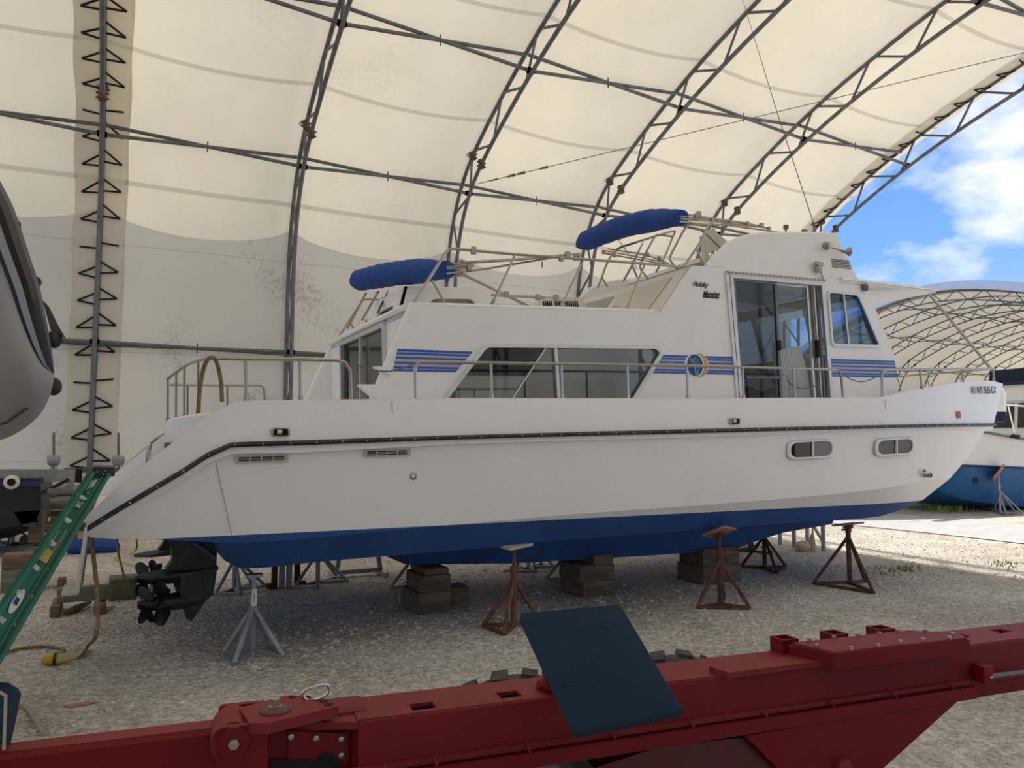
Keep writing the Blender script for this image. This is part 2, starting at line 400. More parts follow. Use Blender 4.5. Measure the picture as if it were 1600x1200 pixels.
    # crossing purlin tubes between the arches
    nm = {0: 'left of the laced arch', 1: 'right of the laced arch', 2: 'behind the lower blue canopy', 3: 'behind the cabin roof rails', 4: 'above the flybridge', 5: 'next to the open end'}
    levels = [(s_at_z(3.95), 'at rail height'), (s_at_z(9.72), 'at eave level'), (s_at_z(11.98), 'on the roof slope'), (s_at_z(13.6), 'near the ridge'), (STOT-s_at_z(12.0), 'on the near roof slope')]
    for s, lv in levels:
        for k in range(0, 6):
            if lv == 'at rail height' and k > 3: continue
            x0, x1 = XA(k), XA(k+1)
            t = thing('cross_purlin', 'crossing purlin tubes '+lv+', '+nm[k], 'purlin', tuple(P3(x0, s, .37)), group='crossing purlin tubes')
            MB().cyl(P3(x0+.05, s, .08), P3(x1-.05, s-.0, .66), .05, 8).build('tube', steel, t, w=True)
            MB().cyl(P3(x0+.05, s-.0, .66), P3(x1-.05, s, .10), .05, 8).build('tube', steel, t, w=True)
            c = P3((x0+x1)/2, s, .37)
            MB().cyl(c+Vector((0, 0, -.14)), c+Vector((0, 0, .14)), .018, 6).build('bolt', clampm, t, w=True)
            MB().box(P3(x0, s, .66), (.22, .12, .12)).box(P3(x1, s, .66), (.22, .12, .12)).build('bracket', clampm, t, w=True)
    # lacing strips with straps on the seam arch and on the end arch
    strap = M('black_strap', (.012, .012, .014), .8)
    for k, s0, s1, sides in ((1, .9, 22.0, (-1, 1)), (6, 10.0, 24.0, (-1,))):
        x = XA(k)
        t = thing('lacing_strip', {1: 'pale lacing strip with black straps along the seam arch', 6: 'lacing strip with black straps at the open end arch'}[k], 'fabric strip', tuple(P3(x, s0, .0)))
        n = 60
        for sd_ in sides:
            rows = []
            for i in range(n+1):
                s = s0+(s1-s0)*i/n; wv = .02*math.sin(i*.9+sd_)
                rows.append([P3(x+sd_*.06, s, -.015), P3(x+sd_*.3, s, .02), P3(x+sd_*(.62+wv), s, .05 if k == 1 else .03)])
            MB().grid(rows).build('fabric_flap', STRIP, t, w=True)
        s = s0+.15; i = 0; step = .72
        while s < s1-.5:
            for sd_ in sides:
                ds = .12 if sd_ > 0 else 0
                g = P3(x+sd_*.46, s+ds, .085); j = random.uniform(-.06, .06)
                a = P3(x+sd_*.02, s+ds+.30+j, .07); b = P3(x+sd_*.02, s+ds-.02+j, .07)
                m_ = MB()
                if i % 5 != 3: m_.bar(a, g, .05, .015, up=(0, 1, .3))
                m_.bar(g, b, .05, .015, up=(0, 1, .3)); m_.build('lace', strap, t, sm=0, w=True)
            s += step; i += 1
make_shed()
# ================================================================ houseboat
BOAT_Y = 5.75; TRIM = math.radians(1.67); BEAM = 3.6
boat = thing('houseboat', 'white cabin houseboat with blue stripes and blue bottom propped on stands', 'boat', (0, BOAT_Y, 0), ry=-TRIM)
def b_ray(px, py):
    d = ray(px, py); c, s = math.cos(TRIM), math.sin(TRIM)
    o = Vector((0, 0, CAM_H))
    f = lambda v, off: Vector((v.x*c+v.z*s, v.y-off, -v.x*s+v.z*c))
    return f(o, BOAT_Y), f(d, 0)
def BY(px, py, y):
    o, d = b_ray(px, py); return o+d*((y-o.y)/d.y)
def BX(px, py, x):
    o, d = b_ray(px, py); return o+d*((x-o.x)/d.x)
def BZ(px, py, z):
    o, d = b_ray(px, py); return o+d*((z-o.z)/d.z)
def ys(x): return .44*((x-7.4)/3.2)**2 if x > 7.4 else 0.0
def BS(px, py, dy=0.0):
    y = dy
    for _ in range(60):
        p = BY(px, py, y); y = .5*y+.5*(ys(p.x)+dy)
    return BY(px, py, y)
mir = lambda p: Vector((p.x, BEAM-p.y, p.z))
gel = M('white_gelcoat', (.90, .885, .86), .32, col2=(.87, .85, .82), scale=1.3, coat=.25)
gelw = M('bright_white_gelcoat', (.86, .85, .83), .35)
cream = M('cream_gelcoat', (.72, .67, .56), .45)
blue = M('blue_antifouling', (.012, .065, .235), .62, col2=(.015, .085, .29), scale=1.6)
blackrub = M('black_rubber', (.014, .014, .017), .5, col2=(.05, .05, .055), scale=12)
chrome = M('stainless', (.62, .60, .57), .22, 1.0)
alu = M('aluminium_frame', (.66, .67, .68), .32, .75)
alud = M('dark_aluminium', (.16, .165, .17), .4, .6)
void = M('dark_recess', (.008, .008, .008), .9)
steeldull = M('dull_stainless', (.40, .36, .31), .35, .9)
def interp(P, x):
    if x <= P[0].x: return P[0].z
    for a, b in zip(P, P[1:]):
        if a.x <= x <= b.x: return a.z+(b.z-a.z)*(x-a.x)/max(b.x-a.x, 1e-6)
    return P[-1].z
TS = [0, .012, .025, .04, .055, .07, .085, .1, .115, .13]+[.13+.87*i/54 for i in range(1, 55)]
def row(px, dy, t0=0.0):
    P = [BS(x, y, dy) for x, y in px]; x0, x1 = P[0].x, P[-1].x; out = []
    for t in TS:
        x = x0+(x1-x0)*t; out.append(Vector((x, ys(x)+dy, interp(P, x))))
    return out
def uloop(near, bulge=.16):
    e = near[-1]; f = mir(e); fr = []
    for i in range(1, 10):
        a = i/10; p = e.lerp(f, a); p.x += bulge*math.sin(math.pi*a)**.6; fr.append(p)
    return near+fr+[mir(p) for p in near[::-1]]
PT = [(135.6, 809), (175, 772), (212.5, 740), (250, 710), (287.5, 682), (331, 648), (343, 640.5), (355, 634), (366, 630.5), (380, 628.5), (400, 627.8), (465, 627.5), (700, 624.2), (1100, 624.2), (1380, 622.5), (1440, 609), (1500, 598.5), (1530, 596), (1552, 596.5), (1567, 601)]
PR1 = [(136.6, 821.5), (175, 797), (231, 764), (287.5, 730.6), (330.6, 702.5), (342, 695.5), (352, 692), (372, 690.5), (465, 688), (700, 680.5), (900, 675), (1100, 670), (1380, 664), (1460, 662.5), (1553, 661.5)]
PR2 = [(x, y+(9 if x < 340 else 8 if x < 700 else 6.5 if x < 1200 else 5)) for x, y in PR1]
PF = [(139, 834), (175, 814), (231, 782), (287.5, 749), (325, 724), (344, 715), (362, 709), (372, 708), (465, 707.5), (700, 694.5), (900, 688), (1100, 682.7), (1380, 671.5), (1460, 670), (1550, 671)]
PFI = PF[:-1]+[(1538, 674)]
PC = [(141, 840), (250, 843), (362, 849), (420, 846), (475, 842), (550, 835), (685, 822), (900, 803), (1100, 789), (1200, 781), (1300, 772.5), (1375, 764), (1412, 757), (1440, 750.5), (1484, 748)]
PL = [(351, 876), (378, 889.5), (430, 885.5), (500, 877.5), (620, 867.5), (772, 855), (837, 847.5), (1000, 835), (1100, 827.5), (1212, 819), (1337, 811), (1375, 807), (1415, 794), (1442, 781)]
def make_hull():
    rT, rR1, rR2, rF = row(PT, .035), row(PR1, 0), row(PR2, 0), row(PF, .002)
    rFI, rC = row(PFI, .045), row(PC, .12)
    rM = [a.lerp(b, .5) for a, b in zip(rFI, rC)]
    e = BS(1515, 712, .08)
    for i in range(40, len(rM)):
        t = ((i-40)/(len(rM)-41))**1.5; m_ = rM[i]; x0 = rM[40].x
        rM[i] = Vector((m_.x+(e.x-rM[-1].x if i < len(rM)-1 else 0)*0+0, m_.y, m_.z)) if i < len(rM)-1 else e
    mb = MB(); rows = [uloop(r) for r in (rT, rR1, rR2, rF, rFI, rM, rC)]
    mb.grid(rows)
    n = len(rC); c = rows[-1]
    for i in range(n-1): mb.add([c[i], c[i+1], c[-2-i], c[-1-i]], [(0, 1, 2, 3)])
    # fill the bow part of the bottom lid
    mid = c[n-1:len(c)-n+1]; mb.add(mid, [tuple(range(len(mid)))])
    # stern end cap
    for a, b in zip(rows[1:], rows[2:]): mb.add([a[0], b[0], b[-1], a[-1]], [(0, 1, 2, 3)])
    # lower hull
    x0 = BY(346, 850, .12).x
    rC2 = [p for p in rC if p.x >= x0]; rC2 = [Vector((x0, .12, interp(rC, x0)))]+rC2
    P = [BS(x, y, .33) for x, y in PL]; xa, xb = P[0].x, P[-1].x; ca, cb = rC2[0].x, rC2[-1].x
    rL = []
    for p in rC2:
        t = (p.x-ca)/(cb-ca); x = xa+(xb-xa)*t; rL.append(Vector((x, ys(x)+.33, interp(P, x))))
    l1, l2 = uloop(rC2), uloop(rL, .14)
    mb.grid([l1, l2]); n2 = len(rL)
    for i in range(n2-1): mb.add([l2[i], l2[i+1], l2[-2-i], l2[-1-i]], [(0, 1, 2, 3)])
    mid = l2[n2-1:len(l2)-n2+1]; mb.add(mid, [tuple(range(len(mid)))])
    mb.add([l1[0], l2[0], l2[-1], l1[-1]], [(0, 1, 2, 3)])
    # split by the painted waterline
    w0, w1 = BY(362, 837.5, .08), BS(1435, 784, .2)
    d = (w1-w0); nrm = Vector((-d.z, 0, d.x)).normalized()
    for nm, mt, keep in (('hull_topsides', gel, 1), ('hull_bottom', blue, -1)):
        me = bpy.data.meshes.new(nm); me.from_pydata([tuple(v) for v in mb.v], [], mb.f); bm = bmesh.new(); bm.from_mesh(me)
        bmesh.ops.remove_doubles(bm, verts=bm.verts, dist=1e-4)
        bmesh.ops.bisect_plane(bm, geom=bm.verts[:]+bm.edges[:]+bm.faces[:], plane_co=w0, plane_no=nrm*keep, clear_inner=True)
        bmesh.ops.recalc_face_normals(bm, faces=bm.faces); bm.to_mesh(me); bm.free(); me.materials.append(mt)
        me.polygons.foreach_set('use_smooth', [True]*len(me.polygons)); me.set_sharp_from_angle(angle=math.radians(22))
        o = bpy.data.objects.new(nm, me); COL.objects.link(o); o.parent = boat
        if keep < 0: o['label'] = 'blue painted hull bottom'
    # centre keel box
    K = [BY(*p) for p in [(624, 866, 1.3), (635, 882.5, 1.3), (800, 880.5, 1.3), (1000, 869, 1.3), (1110, 862, 1.3), (1150, 858, 1.3), (1180, 846, 1.3), (1225, 832, 1.3), (1300, 819, 1.3)]]
    top = [Vector((p.x, 1.15, interp(P, p.x)+.03)) for p in K]
    rows = [top, [Vector((p.x, 1.3, p.z)) for p in K], [Vector((p.x, 2.3, p.z)) for p in K], [Vector((p.x, 2.45, q.z)) for p, q in zip(K, top)]]
    mb2 = MB().grid(rows); mb2.add([r[0] for r in rows], [(0, 1, 2, 3)]); mb2.add([r[-1] for r in rows], [(0, 1, 2, 3)])
    mb2.build('keel_box', blue, boat, sm=20)
    # rub rail: D section swept along the line
    a, b = rR1, rR2; mbr = MB()
    U1, U2 = uloop(a), uloop(b); N = len(U1)
    def outward(i):
        p, q = U1[max(i-1, 0)], U1[min(i+1, N-1)]; t = q-p; t.z = 0; t.normalize(); return Vector((t.y, -t.x, 0))
    rows = [[], [], [], [], []]
    for i in range(N):
        o_ = outward(i); m_ = (U1[i]+U2[i])/2
        rows[0].append(U1[i]); rows[1].append(U1[i]+o_*.03); rows[2].append(m_+o_*.042); rows[3].append(U2[i]+o_*.03); rows[4].append(U2[i])
    mbr.grid(rows).build('rub_rail', blackrub, boat, sm=50, label='black rubber rub rail')
    mbs = MB(); L = 0; nxt = .1
    for i in range(len(a)-1):
        p, q = (U1[i]+U2[i])/2, (U1[i+1]+U2[i+1])/2; dl = (q-p).length
        while nxt < L+dl:
            c = p.lerp(q, (nxt-L)/dl)+outward(i)*.043; mbs.ball(c, .007, 6, 4); nxt += .19
        L += dl
    mbs.build('rail_screws', chrome, boat, kind='stuff')
    # gunwale cap and deck
    UT = uloop(rT); inn = []
    for i in range(len(UT)):
        p, q = UT[max(i-1, 0)], UT[min(i+1, len(UT)-1)]; t = q-p; t.z = 0; t.normalize(); o_ = Vector((t.y, -t.x, 0))
        inn.append(UT[i]-o_*.10)
    MB().grid([UT, [u+Vector((0, 0, .012)) for u in UT], [p+Vector((0, 0, .012)) for p in inn], [p-Vector((0, 0, .10)) for p in inn]]).build('gunwale', gel, boat, sm=40)
    # inner faces of the sloping stern wings and bulwark
    nn = len(rT)
    for part_ in (inn[:nn], inn[-nn:]):
        sg_ = 1 if part_[0].y < 1.8 else -1; MB().grid([[p+Vector((0, -.004*sg_, -.06)) for p in part_], [Vector((p.x, p.y-.004*sg_, 1.0 if p.x < .66 else 1.72)) for p in part_]]).build('bulwark_lining', gel, boat, sm=0)
    AE = lambda i, n=12, x0=.64: Vector((x0-.2*math.sin(math.pi*(i/n))**.8, .13+3.34*i/n, 1.80))
    dk = [Vector((x, .13+ys(x), 1.80)) for x in (3, 7.4, 8.5, 9.4, 10.1, 10.3)]
    poly = dk+[Vector((10.5, 1.8, 1.8))]+[mir(p) for p in dk[::-1]]+[AE(i) for i in range(12, -1, -1)]
    MB().prism(poly, (0, 0, -.05)).build('deck', gelw, boat, sm=0)
    # stern: step platform, transom wall, white locker face
    MB().bbox((.16, 1.8, 1.03), (.62, 3.3, .08), .02).build('swim_platform', gel, boat)
    def arc(z, dx=0): return [Vector((AE(i).x+dx, AE(i).y, z)) for i in range(13)]
    MB().grid([arc(1.0), arc(1.56)]).build('transom_wall', gel, boat)
    MB().grid([arc(1.60, -.01), arc(1.795, -.015), arc(1.815, .0), arc(1.815, .1)]).build('aft_deck_edge', gelw, boat, sm=30)
    MB().grid([arc(1.54, -.03), arc(1.605, -.03)]).build('fender_strip', blackrub, boat)
    # moulding joint lines
    def seam(pts, dy, r=.003):
        MB().tube([BS(x, y, dy-.001) for x, y in pts], r, 4).build('joint_line', M('joint_grey', (.36, .32, .27), .8), boat)
    seam([(612.5, 628), (614.5, 684)], .025); seam([(1383, 624), (1386, 664)], .022); 
    p = [BS(336, 716, .046), BS(362, 836.5, .085)]
    MB().tube(p, .0025, 4).build('joint_line', MATS['joint_grey'], boat)
    # louvre vents
    tan = M('tan_plastic', (.50, .45, .37), .5)
    for (xa, xb, ya, yb, lean) in ((367, 450.5, 711, 723.5, -2.5), (568.5, 641, 702, 714, -2.5)):
        A, B_, C_, D_ = [BS(x, y, .046) for x, y in ((xa, ya+1.5), (xb, ya+lean+1.5), (xb, yb+lean), (xa, yb))]
        v = MB(); q = lambda u, w, o=0: A.lerp(B_, u).lerp(D_.lerp(C_, u), w)+Vector((0, -o, 0))
        holes = []
        for i in range(4):
            u0 = .06+i*.22; holes.append([q(u0, .2), q(u0+.2, .2), q(u0+.2, .8), q(u0, .8)])
        vent = MB().panel([A, B_, C_, D_], holes, (0, -.012, 0)).build('vent_frame', tan, boat, sm=0)
        MB().add([q(.05, .18, .001), q(.95, .18, .001), q(.95, .82, .001), q(.05, .82, .001)], [(0, 1, 2, 3)]).build('vent_recess', void, vent, sm=0)
        for i in range(4):
            u0 = .06+i*.22
            for w in (.40, .60):
                MB().bar(q(u0, w, .006), q(u0+.2, w+.02, .006), .004, .004).build('louvre', tan, vent, sm=0)
    # hawse fittings
    for (cx, cy, rx, ry) in ((438.5, 675, 14.5, 6.5), (1147.5, 658, 8, 5)):
        c = BS(cx, cy, -.002); a_ = BS(cx+rx, cy, -.002)-c; b_ = BS(cx, cy-ry, -.002)-c
        ring = lambda k, o: [c+a_*k*max(-1, min(1, 1.25*math.cos(t)))+b_*k*max(-1, min(1, 1.25*math.sin(t)))+Vector((0, -o, 0)) for t in [2*math.pi*j/20 for j in range(20)]]
        f_ = MB().grid([ring(1, 0), ring(1, .014), ring(.78, .02), ring(.7, .006)], True).build('hawse_fitting', steeldull, boat)
        MB().add(ring(.72, .004), [tuple(range(20))]).build('hawse_opening', void, f_, sm=0)
        MB().cyl(c+a_*-.4+Vector((0, -.008, 0))+b_*.1, c+a_*.1+Vector((0, -.008, 0)), .018, 8).build('rope_end', cream, f_)
    # hull portholes near the bow
    for (x0, x1, y0, y1, slant, dark) in ((1229.5, 1302.5, 689, 719, -4, True), (1366.5, 1427.5, 686, 714, -4, False)):
        cor = [BS(x0, y0, .05), BS(x1, y0+slant, .05), BS(x1, y1+slant, .06), BS(x0, y1, .06)]
        q = lambda u, w, o=0: cor[0].lerp(cor[1], u).lerp(cor[3].lerp(cor[2], u), w)+Vector((0, -o, 0))
        def rr(m, o, k=5, ru=.14, rw=.30):
            out = []
            for (cu, cw, a0) in ((1-m-ru, m*2+rw, -90), (1-m-ru, 1-m*2-rw, 0), (m+ru, 1-m*2-rw, 90), (m+ru, m*2+rw, 180)):
                for i in range(k): 
                    a = math.radians(a0+90*i/(k-1)); out.append(q(cu+ru*math.cos(a), cw+rw*math.sin(a), o))
            return out
        po = MB().grid([rr(0, .0), rr(0, .016), rr(.02, .024), rr(.055, .02), rr(.06, .004)], True).build('porthole_frame', gelw, boat, sm=50)
        MB().add(rr(.05, .002), [tuple(range(20))]).build('porthole_interior', void if dark else M('grey_curtain', (.16, .19, .18), .7), po, sm=0)
        MB().add(rr(.055, .008), [tuple(range(20))]).build('pane', GL_DARK, po, sm=0)
        MB().bar(q(.52, .1, .016), q(.52, .9, .016), .018, .018, up=(0, 1, 0)).build('mullion', gelw, po, sm=0)
        if dark: MB().add([q(.54, .12, .01), q(.94, .16, .01), q(.94, .84, .01), q(.54, .88, .01)], [(0, 1, 2, 3)]).build('sliding_pane', M('grey_curtain', (.16, .19, .18), .3), po, sm=0)
    # through-hull fittings
    for (cx, cy, r) in ((645, 743.5, .032), (1443, 735.5, .02), (1443, 743, .022), (1447.5, 743, .022), (1452.5, 742.5, .032)):
        c = BS(cx, cy, .085 if cx < 800 else .085)
        f_ = MB().lathe([(r, 0), (r, .015), (r*.6, .022), (r*.5, .005), (0, .005)], c, (0, -1, 0), 14).build('through_hull', steeldull, boat)
        MB().lathe([(r*.52, .009), (0, .009)], c, (0, -1, 0), 12).build('bore', void, f_)
def text_mesh(body, size, shear=0.0, bold=.0):
    cu = bpy.data.curves.new('text', 'FONT'); cu.body = body; cu.size = size; cu.shear = shear; cu.extrude = .002; cu.offset = bold
    o = bpy.data.objects.new('t', cu); COL.objects.link(o); bpy.context.view_layer.update()
    me = bpy.data.meshes.new_from_object(o.evaluated_get(bpy.context.evaluated_depsgraph_get()))
    bpy.data.objects.remove(o); return me
def put_text(name, body, A, B_, up, mat, parent, shear=0, bold=0):
    """letters filling the span A->B (3D), height vector up; each letter is a piece of its own"""
    full = text_mesh(body, 1.0, shear, bold); xs = [v.co.x for v in full.vertices]; yv = [v.co.y for v in full.vertices]
    x0, x1, y0, y1 = min(xs), max(xs), min(yv), max(yv); nrm = (B_-A).cross(up).normalized()
    for i, ch in enumerate(body):
        if ch == ' ': continue
        me = text_mesh(ch, 1.0, shear, bold); pre = text_mesh(body[:i+1], 1.0, shear, bold)
        sh = max(v.co.x for v in pre.vertices)-max(v.co.x for v in me.vertices)
        for v in me.vertices:
            v.co = A+(B_-A)*((v.co.x+sh-x0)/(x1-x0))+up*((v.co.y-y0)/(y1-y0))+nrm*(v.co.z+.003)
        me.materials.append(mat); o = bpy.data.objects.new(name, me); COL.objects.link(o); o.parent = parent
GL_DARK = glass_mat('tinted_glass', (.50, .53, .51), .03)
GL_TEAL = glass_mat('green_tinted_glass', (.45, .58, .57), .20)
GL_DOOR = glass_mat('door_glass', (.72, .78, .80), .06)
GL_BLUE = glass_mat('blue_tinted_glass', (.30, .48, .66), .08)
make_hull()
sticker = M('black_vinyl', (.01, .01, .012), .5)
A_, B2 = BS(1527, 615.2, .008), BS(1556.5, 614.6, .008)
put_text('registration_character', 'NY 7635 GX', A_, B2, Vector((0, 0, .095)), sticker, boat)
q0, q1 = BS(1520.3, 615, .012), BS(1525.3, 615, .012)
MB().prism([q0, q1, q1+Vector((0, 0, .09)), q0+Vector((0, 0, .09))], (0, -.003, 0)).build('validation_sticker', M('grey_vinyl', (.42, .42, .44), .5), boat, sm=0)
q0, q1 = BS(1495.8, 653.5, -.004), BS(1501, 653.3, -.004)
MB().prism([q0, q1, q1+Vector((0, 0, .085)), q0+Vector((0, 0, .085))], (0, -.003, 0)).build('red_sticker', M('red_vinyl', (.45, .08, .06), .5), boat, sm=0)
# ---------------------------------------------------------------- cabin
YC, YF = .40, 3.20
def CP(px, py, y=YC): return BY(px, py, y)
def fill_round(pts, r=.05, k=4):
    """round the corners of a planar polygon"""
    n = len(pts); out = []
    for i in range(n):
        a, b, c = pts[i-1], pts[i], pts[(i+1) % n]; d1 = (a-b); d2 = (c-b); rr = min(r, d1.length*.45, d2.length*.45)
        p, q = b+d1.normalized()*rr, b+d2.normalized()*rr
        for j in range(k+1):
            t = j/k; out.append(p*(1-t)**2+b*2*t*(1-t)+q*t*t)
    return out
ZB = 1.78
def dn(p, z=ZB): return Vector((p.x, p.y, z))
OUT = [CP(x, y) for x, y in [(645, 475), (700, 477.5), (860, 482), (1024, 487), (1033, 489), (1082, 415), (1165, 420), (1260, 429), (1340, 439), (1354, 447), (1375, 500), (1400, 562)]]
fr = CP(1402, 610); OUT += [dn(fr)]; OUT += [dn(CP(582, 626)), CP(582, 626)]
WIN = fill_round([CP(757, 537), CP(1026, 540), CP(1035, 552), CP(988, 630), CP(686, 630)], .06)
DOOR = [CP(1138, 428), CP(1285, 441), CP(1299, 612), dn(CP(1299, 622), 1.80), dn(CP(1155, 622), 1.80), CP(1153, 612)]
FWIN = fill_round([CP(1291, 453.5), CP(1340, 458.5), CP(1376, 543), CP(1298, 541.5)], .07)
def rimw(pts, w):           # inset a planar polygon (any vertical plane)
    n = len(pts); ref = pts[0]; U = max((p-ref for p in pts), key=lambda v: Vector((v.x, v.y, 0)).length); U = Vector((U.x, U.y, 0)).normalized()
    P2 = [((p-ref).dot(U), p.z) for p in pts]
    ar = sum(P2[i-1][0]*P2[i][1]-P2[i][0]*P2[i-1][1] for i in range(n)); sg = 1 if ar > 0 else -1; out = []
    for i in range(n):
        a, b, c = P2[i-1], P2[i], P2[(i+1) % n]
        t1 = Vector((b[0]-a[0], b[1]-a[1])).normalized(); t2 = Vector((c[0]-b[0], c[1]-b[1])).normalized()
        n1 = Vector((-t1.y, t1.x))*sg; n2 = Vector((-t2.y, t2.x))*sg; m_ = n1+n2; m_ = m_.normalized() if m_.length > 1e-6 else n1
        k = min(2.5, 1/max(.2, m_.dot(n1))); q = m_*w*k
        out.append(pts[i]+U*q.x+Vector((0, 0, q.y)))
    return out
def win_frame(name, pts, w, parent, mat, y=0, dep=.02):
    sg = -1 if y == 0 else 1
    return MB().ringframe(pts, rimw(pts, w), (0, -dep if y == 0 else dep, 0)).build(name, mat, parent, sm=0)
def make_cabin():
    side = MB().panel(OUT, [WIN, DOOR, FWIN], (0, .05, 0)).build('cabin_side', gel, boat, sm=0)
    far = MB().panel([mir(p) for p in OUT], [[mir(p) for p in WIN], [mir(p) for p in FWIN]], (0, -.05, 0)).build('cabin_side', gel, boat, sm=0)
    # mouldings: thickened aft edge and top coaming rounding
    MB().tube([OUT[-1]+Vector((0, .025, -.1)), OUT[-1]+Vector((0, .025, 0)), OUT[0]+Vector((0, .025, 0)), OUT[1]+Vector((0, .025, 0)), OUT[3]+Vector((0, .025, 0))], .028, 8).build('coaming_rim', gel, boat)
    MB().tube([mir(OUT[-1])+Vector((0, -.025, -.1)), mir(OUT[-1])+Vector((0, -.025, 0)), mir(OUT[0])+Vector((0, -.025, 0)), mir(OUT[3])+Vector((0, -.025, 0))], .028, 8).build('coaming_rim', gel, boat)
    # --- main saloon window
    wf = win_frame('window_frame', WIN, .035, boat, alu)
    def pane(pts, mat, par, off=.02): return MB().add([p+Vector((0, off, 0)) for p in pts], [tuple(range(len(pts)))]).build('pane', mat, par, sm=0)
    pane([CP(757, 537), CP(857, 538.5), CP(796, 630), CP(686, 630)], GL_DARK, wf)
    pane([CP(857, 538.5), CP(868, 538.5), CP(873, 630), CP(796, 630)], GL_TEAL, wf)
    pane([CP(868, 538.5)]+[p for p in WIN if p.x > CP(880, 538).x]+[CP(873, 630)], GL_TEAL, wf)
    MB().bar(CP(856, 539)+Vector((0, .005, 0)), CP(796, 630)+Vector((0, .005, 0)), .012, .012).build('mullion', alu, wf, sm=0)
    MB().bar(CP(867, 539)+Vector((0, -.0, 0)), CP(873, 630), .03, .03).build('mullion', alu, wf, sm=0)
    mf = win_frame('window_frame', [mir(p) for p in WIN], .035, boat, alu, y=1)
    MB().add([mir(p)-Vector((0, .02, 0)) for p in WIN], [tuple(range(len(WIN)))]).build('pane', GL_DARK, mf, sm=0)
    # --- sliding side door
    df = MB().ringframe(DOOR, rimw(DOOR, .045), (0, -.025, 0)).build('side_door_frame', alu, boat, sm=0)
    def leaf(name, quad, w, mat, gl, off):
        q = [p+Vector((0, off, 0)) for p in quad]
        f_ = MB().ringframe(q, rimw(q, w), (0, .025, 0)).build(name, mat, boat, sm=0)
        MB().add([p+Vector((0, .012, 0)) for p in rimw(q, w*.8)], [(0, 1, 2, 3)]).build('pane', gl, f_, sm=0); return f_
    l1 = leaf('screen_leaf', [CP(1145, 433.5), CP(1214, 440), dn(CP(1223, 622), 1.81), dn(CP(1160, 622), 1.81)], .035, alud, glass_mat('screen_glass', (.38, .40, .41), .02), .0)
    l2 = leaf('glass_leaf', [CP(1213, 440), CP(1266, 445), dn(CP(1279, 622), 1.81), dn(CP(1222, 622), 1.81)], .028, alu, GL_DOOR, .03)
    MB().bbox(CP(1215, 540)+Vector((0, -.02, 0)), (.05, .03, .11), .006).build('door_handle', void, l1, sm=0)
    MB().bbox(CP(1277, 545)+Vector((0, .0, 0)), (.04, .03, .20), .006).build('door_handle', void, l2, sm=0)
    MB().bar(CP(1165, 590)+Vector((0, .0, 0)), CP(1220, 590)+Vector((0, .0, 0)), .02, .02).build('screen_bar', alud, l1, sm=0)
    jam = M('door_jamb_tan', (.34, .31, .26), .6)
    MB().panel([CP(1267, 446)+Vector((0, .03, 0)), CP(1283, 447)+Vector((0, .03, 0)), dn(CP(1294, 622), 1.8)+Vector((0, .03, 0)), dn(CP(1281, 622), 1.8)+Vector((0, .03, 0))], [], (0, .03, 0)).build('door_jamb', jam, boat, sm=0)
    for k in range(3):
        a = CP(1269+k*4.5, 448)+Vector((0, .02, 0)); b = dn(CP(1282.5+k*3.8, 622), 1.8)+Vector((0, .02, 0))
        MB().bar(a, b, .012, .015).build('door_track', alu if k == 1 else alud, boat, sm=0)
    MB().panel([CP(1133, 424), CP(1288, 437), CP(1287.5, 441), CP(1138, 428.5)], [], (0, -.03, 0)).build('door_drip_rail', tan_ := M('tan_plastic', (.50, .45, .37), .5), boat, sm=0)
    scr = MB(); n = 26
    for i in range(n): scr.ball(CP(1135+153*i/n, 426.3+12.8*i/n)+Vector((0, -.03, 0)), .006, 6, 4)
    scr.build('rail_screws', void, boat, kind='stuff')
    MB().panel([CP(1132, 424), CP(1137, 424.5), dn(CP(1154, 622), 1.8), dn(CP(1150, 622), 1.8)], [], (0, -.02, 0)).build('door_side_rail', alu, boat, sm=0)
    # --- forward side windows
    for m_ in (0, 1):
        pts = FWIN if not m_ else [mir(p) for p in FWIN]; s_ = -1 if not m_ else 1
        f_ = MB().ringframe(pts, rimw(pts, .03), (0, .02*s_, 0)).build('window_frame', alu, boat, sm=0)
        MB().add([p+Vector((0, -.02*s_, 0)) for p in pts], [tuple(range(len(pts)))]).build('pane', GL_BLUE, f_, sm=0)
        a, b = CP(1317, 456), CP(1326, 542)
        if m_: a, b = mir(a), mir(b)
        MB().bar(a, b, .022, .022, up=(0, 1, 0)).build('mullion', alu, f_, sm=0)
    # --- stripes
    sblue = M('stripe_blue', (.03, .10, .40), .4); slt = M('stripe_light_blue', (.30, .42, .74), .4); sgrey = M('stripe_lavender', (.43, .43, .52), .4)
    bands = [(0, .115, sblue), (.115, .15, slt), (.15, .25, sblue), (.25, .35, sgrey), (.35, .44, sblue), (.44, .57, sgrey), (.57, .66, sblue), (.66, .77, sgrey), (.77, .87, sblue), (.87, .905, slt), (.905, 1, sblue)]
    regs = [((621, 545), (738.5, 549.5), (712, 581.5), (613.5, 580)), ((1036.5, 554.5), (1144, 557.5), (1149.5, 585.5), (1020, 583)), ((1292.5, 560.5), (1397.5, 563.8), (1403, 590.2), (1295, 588.5))]
    for rg in regs:
        a, b, c, d = [CP(x, y) for x, y in rg]
        for f0, f1, mt in bands:
            MB().prism([a.lerp(d, f0), b.lerp(c, f0), b.lerp(c, f1), a.lerp(d, f1)], (0, -.003, 0)).build('stripe', mt, side, sm=0)
    # --- emblem
    c = CP(1088.5, 570.3); rx = (CP(1107, 570.3)-c).x; rz = (CP(1088.5, 551)-c).z
    el = lambda cx, cz, ax, az, o, n=28: [c+Vector((cx+ax*math.cos(2*math.pi*i/n), -o, cz+az*math.sin(2*math.pi*i/n))) for i in range(n)]
